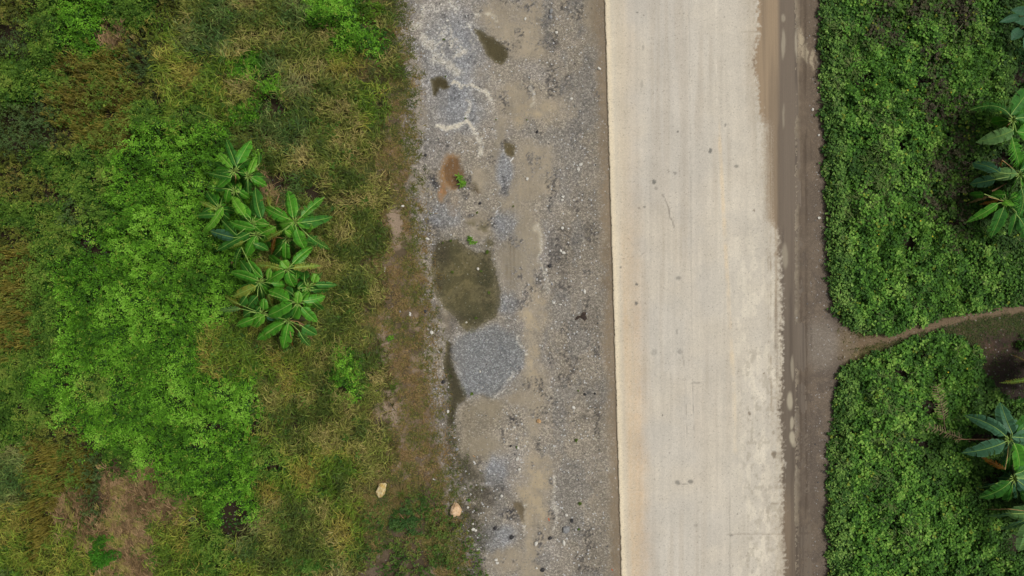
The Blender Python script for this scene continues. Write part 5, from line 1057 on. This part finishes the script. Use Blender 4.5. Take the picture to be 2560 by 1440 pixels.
for px_, py_, rx, ry, c, rot, lb in [
 (1452, 411, 5, 4, 'w', 20, 'upper of two cream stones lying together near the slab'), (1446, 424, 4.5, 5, 'w', 0, 'lower of two cream stones lying together near the slab'), (1497, 174, 5, 4, 'w', -30, 'flat pale grey stone on the brown strip beside the slab'),
 (1428, 247, 4.5, 3.5, 'w', 30, 'white angular stone right of the upper tan mud'), (1434, 1019, 5, 4, 'w', -40, 'white stone on the lower gravel above a dark smear'), (1391, 82, 4.5, 4, 'w', 0, 'cream stone beside the broken tarmac at the top'),
 (1376, 43, 5, 6, 'g', 0, 'grey angular stone in the broken tarmac near the top'), (1378, 28, 4, 7, 'g', -20, 'long grey stone above the angular one in the broken tarmac'), (1313, 47, 3, 4.5, 'w', -15, 'small white stone on tan mud at the top'), (1118, 52, 4, 3, 'w', 40, 'small cream stone on the whitish gravel at the top left'),
 (1409, 632, 6, 4, 'w', 0, 'white stone under the dark gravel patch in the middle'), (1402, 627, 3, 4, 'w', 20, 'small white stone left of the larger one under the dark gravel'), (1406, 570, 4, 4, 'w', 0, 'white stone at the upper rim of the dark gravel patch'), (1461, 729, 3.5, 6, 'w', 5, 'upright oval white stone in the middle gravel near the slab'),
 (1384, 757, 4, 3.5, 'w', 0, 'white stone left of a small white sliver, level with the puddle foot'), (1400, 761, 5, 2, 'w', -8, 'small white sliver beside a round white stone'), (1365, 674, 3, 4, 'w', 0, 'pale stone just below a black lump on the smooth mud'), (1380, 711, 3, 3, 'g', 0, 'small bluish grey stone on the tan mud'),
 (1293, 1147, 3.5, 6, 'w', -20, 'long white stone on the mud in the lower part'), (1298, 1173, 4, 3.5, 'w', 10, 'white stone below the long one on the lower mud'), (1295, 1120, 4, 4, 'w', 0, 'round pale stone beside a weed on the lower gravel'), (1285, 1068, 4, 3, 'w', 0, 'pale stone under the black gravel heap'),
 (1254, 1239, 4, 4, 'w', 0, 'white stone in the dark rubble above the crescent puddle'), (1340, 1358, 4, 7, 'w', -10, 'long white stone near the bottom of the gravel'), (1410, 1322+35, 4, 7, 'w', 15, 'pale stone below the grey concrete chunk'), (1416, 1288, 4, 4, 'w', 0, 'pale stone above the grey concrete chunk'),
 (1182, 1309, 3.5, 3, 'w', 0, 'uppermost of three white stones below the mossy ditch'), (1183, 1323, 4.5, 4, 'w', 20, 'left of three white stones below the mossy ditch'), (1189, 1325, 4, 4, 'w', 0, 'right of three white stones below the mossy ditch'), (1196, 1372, 5, 4, 'w', 0, 'white stone alone near the bottom left gravel'),
 (1240, 1399, 5, 4.5, 'w', 0, 'upper pale stone of a pair at the bottom'), (1243, 1407, 4.5, 4, 'w', 0, 'lower pale stone of a pair at the bottom'), (1170, 1268, 4, 3, 'w', 0, 'pale stone right of the tan boulder'), (1143, 1123, 4, 4, 'g', 0, 'grey pebble on the left gravel rim above the ditch'),
 (1091, 971, 4, 3.5, 'g', 0, 'pale grey stone on the left gravel strip below the puddle'), (1120, 1029, 3.5, 5, 'w', 0, 'white stone on the mossy strip beside the ditch'), (1079, 831, 5, 5, 'w', 10, 'pale stone on the left rim below the large puddle'), (1069, 597, 5, 3, 'w', -20, 'white chip on the left rim above the large puddle'),
 (1007, 515, 5, 3, 'w', 5, 'pale stone on the brown bank at mid height'), (1000, 779, 3, 3, 'g', 0, 'grey pebble on the brown bank'), (1025, 787, 3, 4, 'w', 30, 'white chip on the brown bank'), (1166, 806, 3, 3, 'w', 0, 'small white stone at the foot of the large puddle'),
 (1195, 672, 3.5, 4, 'w', 20, 'white stone inside the large puddle'), (1318, 447, 4, 4.5, 'w', 0, 'white stone on the gravel left of the cream pair'), (1407, 492, 4, 4, 'w', 0, 'white stone on gravel right of the tan mud'), (1405, 500, 4, 3.5, 'w', 0, 'grey white stone touching the one above it on gravel'),
 (1200, 929, 2.5, 4, 'w', 0, 'small upright white stone on the grey patch'), (1341, 1420, 3, 3, 'w', 0, 'pale chip at the very bottom of the gravel'), (2027, 277, 3.5, 4, 'w', 0, 'pale pink stone on the shoulder beside the vines'), (2042, 340, 3, 3, 'w', 0, 'small white stone on the shoulder below the pink one'), (2043, 546, 4.5, 3.5, 'w', 0, 'cream stone on the shoulder beside the vines')]:
    stone('stone', px_, py_, rx, ry, .03+.006*(rx+ry)/2, M_ST[c], lb, rot)
for px_, py_, r, lb in [(1375, 665, 5, 'black tarmac lump on the smooth mud right of the puddle'), (1108, 955, 5, 'black lump on the left gravel strip'), (1063, 778, 4.5, 'black lump on the rim left of the puddle foot'), (1462, 986, 4, 'black lump on gravel near the slab, left of a smaller one'), (1487, 984, 3, 'smaller black lump close to the slab'),
                        (1238, 1320, 5, 'black lump below the rubble heap'), (1279, 1343, 6, 'black lump under the crescent puddle'), (1375, 1345, 5, 'black lump on the lower gravel right of the tan mud'), (1356, 1424, 6, 'black lump at the bottom edge'), (1430, 1301, 5, 'black lump above the concrete chunk'), (1200, 508, 4, 'black lump below the rusty puddle'), (1277, 1115, 3, 'black lump left of the pale weed'),
                        (1064, 388, 4, 'black lump on gravel left of the rusty puddle'), (1343, 330, 4, 'black lump in the upper gravel')]:
    stone('tarmac_lump', px_, py_, r, r*.85, .06, M_ST['d'], lb, px_ % 90, 'tarmac lump', 'black tarmac lumps', rough=.5)

# pebbles too many to count
n = 11000; x = rng.uniform(-5.6, 5.3, n); y = rng.uniform(-15.3, 15.3, n); px_ = x*50+1280; py_ = 720-y*50
ix = np.clip(np.searchsorted(GX, x), 0, len(GX)-1); iy = np.clip(np.searchsorted(GY, y), 0, len(GY)-1)
mv = np.clip(mask[iy, ix], 0, 1); e_ = px_-np.interp(py_, *LEFT_E); wet = np.minimum.reduce([bed[k_][iy, ix] for k_ in ('large', 'teardrop', 'square', 'notch')])
ok = (rng.random(n) < (1-.93*sm(.1, .6, mv))*sm(-30, 20, e_)*sm(6, 40, SLAB_L(py_)-px_)*sm(.3, .6, fbm(px_/40, py_/40, 171, 3))) & (wet > 4)
x, y = x[ok], y[ok]
x2 = rng.uniform(14.6, 16.2, 900); y2 = rng.uniform(-15.3, 15.3, 900); k2 = rng.random(900) < sm(14.5, 15.6, x2)*(.5+.5*sm(.4, .6, fbm(x2, y2, 172, 3))); x = np.concatenate([x, x2[k2]]); y = np.concatenate([y, y2[k2]]); n = len(x)
oc = np.array([(1, 0, 0), (0, 1, 0), (-1, 0, 0), (0, -1, 0), (0, 0, 1)], float); fc = np.array([[0, 1, 4, 4], [1, 2, 4, 4], [2, 3, 4, 4], [3, 0, 4, 4]])
# five-sided chips: rim of four, a top ridge of two, so that every face is a quad or a triangle
rim = np.array([(1, .1, 0), (.3, .9, 0), (-.8, .6, 0), (-1, -.3, 0), (-.1, -1, 0), (.8, -.7, 0)]); topv = rim*np.array([.55, .5, 1]) + np.array([0, 0, .75])
T8 = np.concatenate([rim, topv]); F8 = np.array([[i, (i+1) % 6, (i+1) % 6+6, i+6] for i in range(6)] + [[6, 7, 8, 9], [6, 9, 10, 11]])
s = .014+.028*rng.random(n)**3.5; a = rng.uniform(0, 6.283, n); ca, sa = np.cos(a), np.sin(a)
q = T8[None]*s[:, None, None]*rng.uniform(.75, 1.3, (n, 12, 1)); Vx = q[..., 0]*ca[:, None]-q[..., 1]*sa[:, None]+x[:, None]; Vy = q[..., 0]*sa[:, None]+q[..., 1]*ca[:, None]+y[:, None]
Vz = q[..., 2]+ground_z(x, y)[:, None]-.004
cl = palette([(70, 68, 68), (112, 110, 108), (138, 134, 128), (150, 146, 140), (176, 172, 164)], n, rng.random(n)**1.2*.95)
F = ((np.arange(n)*12)[:, None, None]+F8[None]).reshape(-1, 4)
o = mesh_np('gravel', np.stack([Vx, Vy, Vz], 2).reshape(-1, 3), F, m_leafy('gravel_chips', .85, 0, .3), {'col': np.repeat(cl, 12, 0)}); tag(o, 'loose grey gravel chips strewn between the bank and the slab', 'gravel', kind='stuff')

# litter
M_WHITE = m_plain('white_litter', (214, 212, 206), (186, 184, 178), 9, .6, .1); M_WOOD = m_plain('weathered_wood', (156, 146, 130), (122, 112, 98), 9, .85, .3); M_SCRAP = m_plain('brown_scrap', (62, 46, 34), (44, 34, 28), 9, .85, .3)
M_BAG = m_plain('grey_plastic', (120, 124, 132), (70, 72, 80), 7, .25, .4); M_RED = m_plain('orange_litter', (196, 92, 44), (170, 80, 40), 7, .6, .1)
def stick(name, x0, y0, x1, y1, w, h, m, label, cat, group=None):
    a = Vector(W(x0, y0)); b = Vector(W(x1, y1)); zz = lambda p: float(ground_z(np.array([p.x]), np.array([p.y]))[0]); a.z = zz(a)+.01; b.z = zz(b)+.012
    d = (b-a); s = Vector((-d.y, d.x, 0)).normalized()*w; bm = bmesh.new(); r = random.Random(int(x0+y0)); rings = []
    for t in (0, .04, .35, .65, .96, 1):
        k = .6 if t in (0, 1) else 1; p = d*t + s*r.uniform(-.25, .25); rings.append([bm.verts.new(p+s*k*u + Vector((0, 0, h*v*k))) for u, v in ((-1, 0), (-.8, 1), (.8, 1), (1, 0))])
    for A_, B_ in zip(rings[:-1], rings[1:]):
        for i in range(4): bm.faces.new([A_[i], A_[(i+1) % 4], B_[(i+1) % 4], B_[i]])
    bm.faces.new(rings[0][::-1]); bm.faces.new(rings[-1]); bmesh.ops.recalc_face_normals(bm, faces=bm.faces); me = bpy.data.meshes.new(name); bm.to_mesh(me); bm.free(); me.materials.append(m)
    o = bpy.data.objects.new(name, me); link(o); o.location = a; tag(o, label, cat, group); return o
G_ = 'scraps of litter on the ground'
stick('wood_scrap', 1187, 477, 1197, 490, .03, .02, M_WOOD, 'short grey wood splinter at the foot of the rusty puddle', 'wood scrap', G_)
stick('plastic_scrap', 963, 667, 962, 680, .025, .02, M_WHITE, 'white upright plastic stick on the brown bank', 'litter', G_)
stick('plastic_scrap', 1275, 404, 1284, 394, .03, .015, M_WHITE, 'white torn scrap below the small notch puddle', 'litter', G_)
stick('plastic_scrap', 968, 167, 978, 170, .02, .015, M_WHITE, 'white scrap on the bank near the top', 'litter', G_)
stick('plastic_scrap', 1028, 784, 1023, 780, .02, .015, M_WHITE, 'tiny white scrap on the bank left of the large puddle', 'litter', G_)
stick('plastic_scrap', 1184, 1154, 1189, 1160, .035, .02, M_WHITE, 'grey white scrap at the lower rim of the silty hollow', 'litter', G_)
stick('plastic_scrap', 1182, 1139, 1188, 1143, .018, .015, M_ST['t'], 'yellowish scrap above the grey white one', 'litter', G_)
stick('plastic_scrap', 1082, 1197, 1089, 1200, .02, .015, M_WHITE, 'pale scrap on the bank left of the mossy ditch', 'litter', G_)
stick('plastic_scrap', 1371, 1295, 1373, 1302, .025, .015, M_RED, 'small orange scrap on the lower mud', 'litter', G_)
stick('plastic_scrap', 1528, 1420, 1531, 1424, .025, .012, M_RED, 'small orange scrap beside the slab at the bottom', 'litter', G_)
stick('twig', 1127, 898, 1144, 910, .015, .015, M_WOOD, 'pale thin twig across the narrow ditch', 'twig', 'twigs')
stick('twig', 960, 935, 971, 925, .012, .012, M_WOOD, 'thin pale twig on the bare earth of the bank', 'twig', 'twigs')
# bent white strap
P_ = [Vector(W(*p))+Vector((0, 0, .03)) for p in [(1243, 521), (1253, 515), (1252, 508), (1246, 504)]]; A = P_[0].copy()
V, F = tube([p-A for p in P_], [.012]*4, 4); o = py_mesh('strap', V, F, M_WHITE); o.location = A; tag(o, 'thin white strap bent at a right angle on the tan mud', 'strap')
# brown scrap with a tail, grey plastic sheet
def crumple(name, outline, z, h, m, label, cat, seed, thick=.01):
    c = np.mean(outline, 0); A = Vector(W(c[0], c[1], z)); A.z = z; r = random.Random(seed); bm = bmesh.new(); K = (0, .35, .7, 1); rings = []
    for k in K[1:]: rings.append([bm.verts.new(Vector(W(*(c+(np.array(p)-c)*k), z))-A + Vector((0, 0, r.uniform(0, h)*(1.2-k)))) for p in outline])
    ce = bm.verts.new((0, 0, h*.7)); n = len(outline)
    for i in range(n): bm.faces.new([ce, rings[0][i], rings[0][(i+1) % n]])
    for a_, b_ in zip(rings[:-1], rings[1:]):
        for i in range(n): bm.faces.new([a_[i], b_[i], b_[(i+1) % n], a_[(i+1) % n]])
    bmesh.ops.recalc_face_normals(bm, faces=bm.faces); bmesh.ops.solidify(bm, geom=bm.faces[:], thickness=thick)
    me = bpy.data.meshes.new(name); bm.to_mesh(me); bm.free(); me.materials.append(m); o = bpy.data.objects.new(name, me); link(o); o.location = A; tag(o, label, cat); return o
crumple('rag', [(1438, 798), (1444, 789), (1452, 790), (1457, 780), (1467, 781), (1464, 788), (1468, 796), (1462, 803), (1456, 796), (1448, 793), (1442, 796)], .03, .06, M_SCRAP, 'dark brown scrap with a thin tail on the gravel near the slab', 'scrap', 4)
crumple('plastic_sheet', [(470, 1276), (480, 1266), (488, 1274), (486, 1286), (492, 1298), (480, 1306), (468, 1296), (476, 1286)], .25, .12, M_BAG, 'glossy grey crumpled plastic sheet in the dark hollow at the lower left', 'plastic sheet', 9)
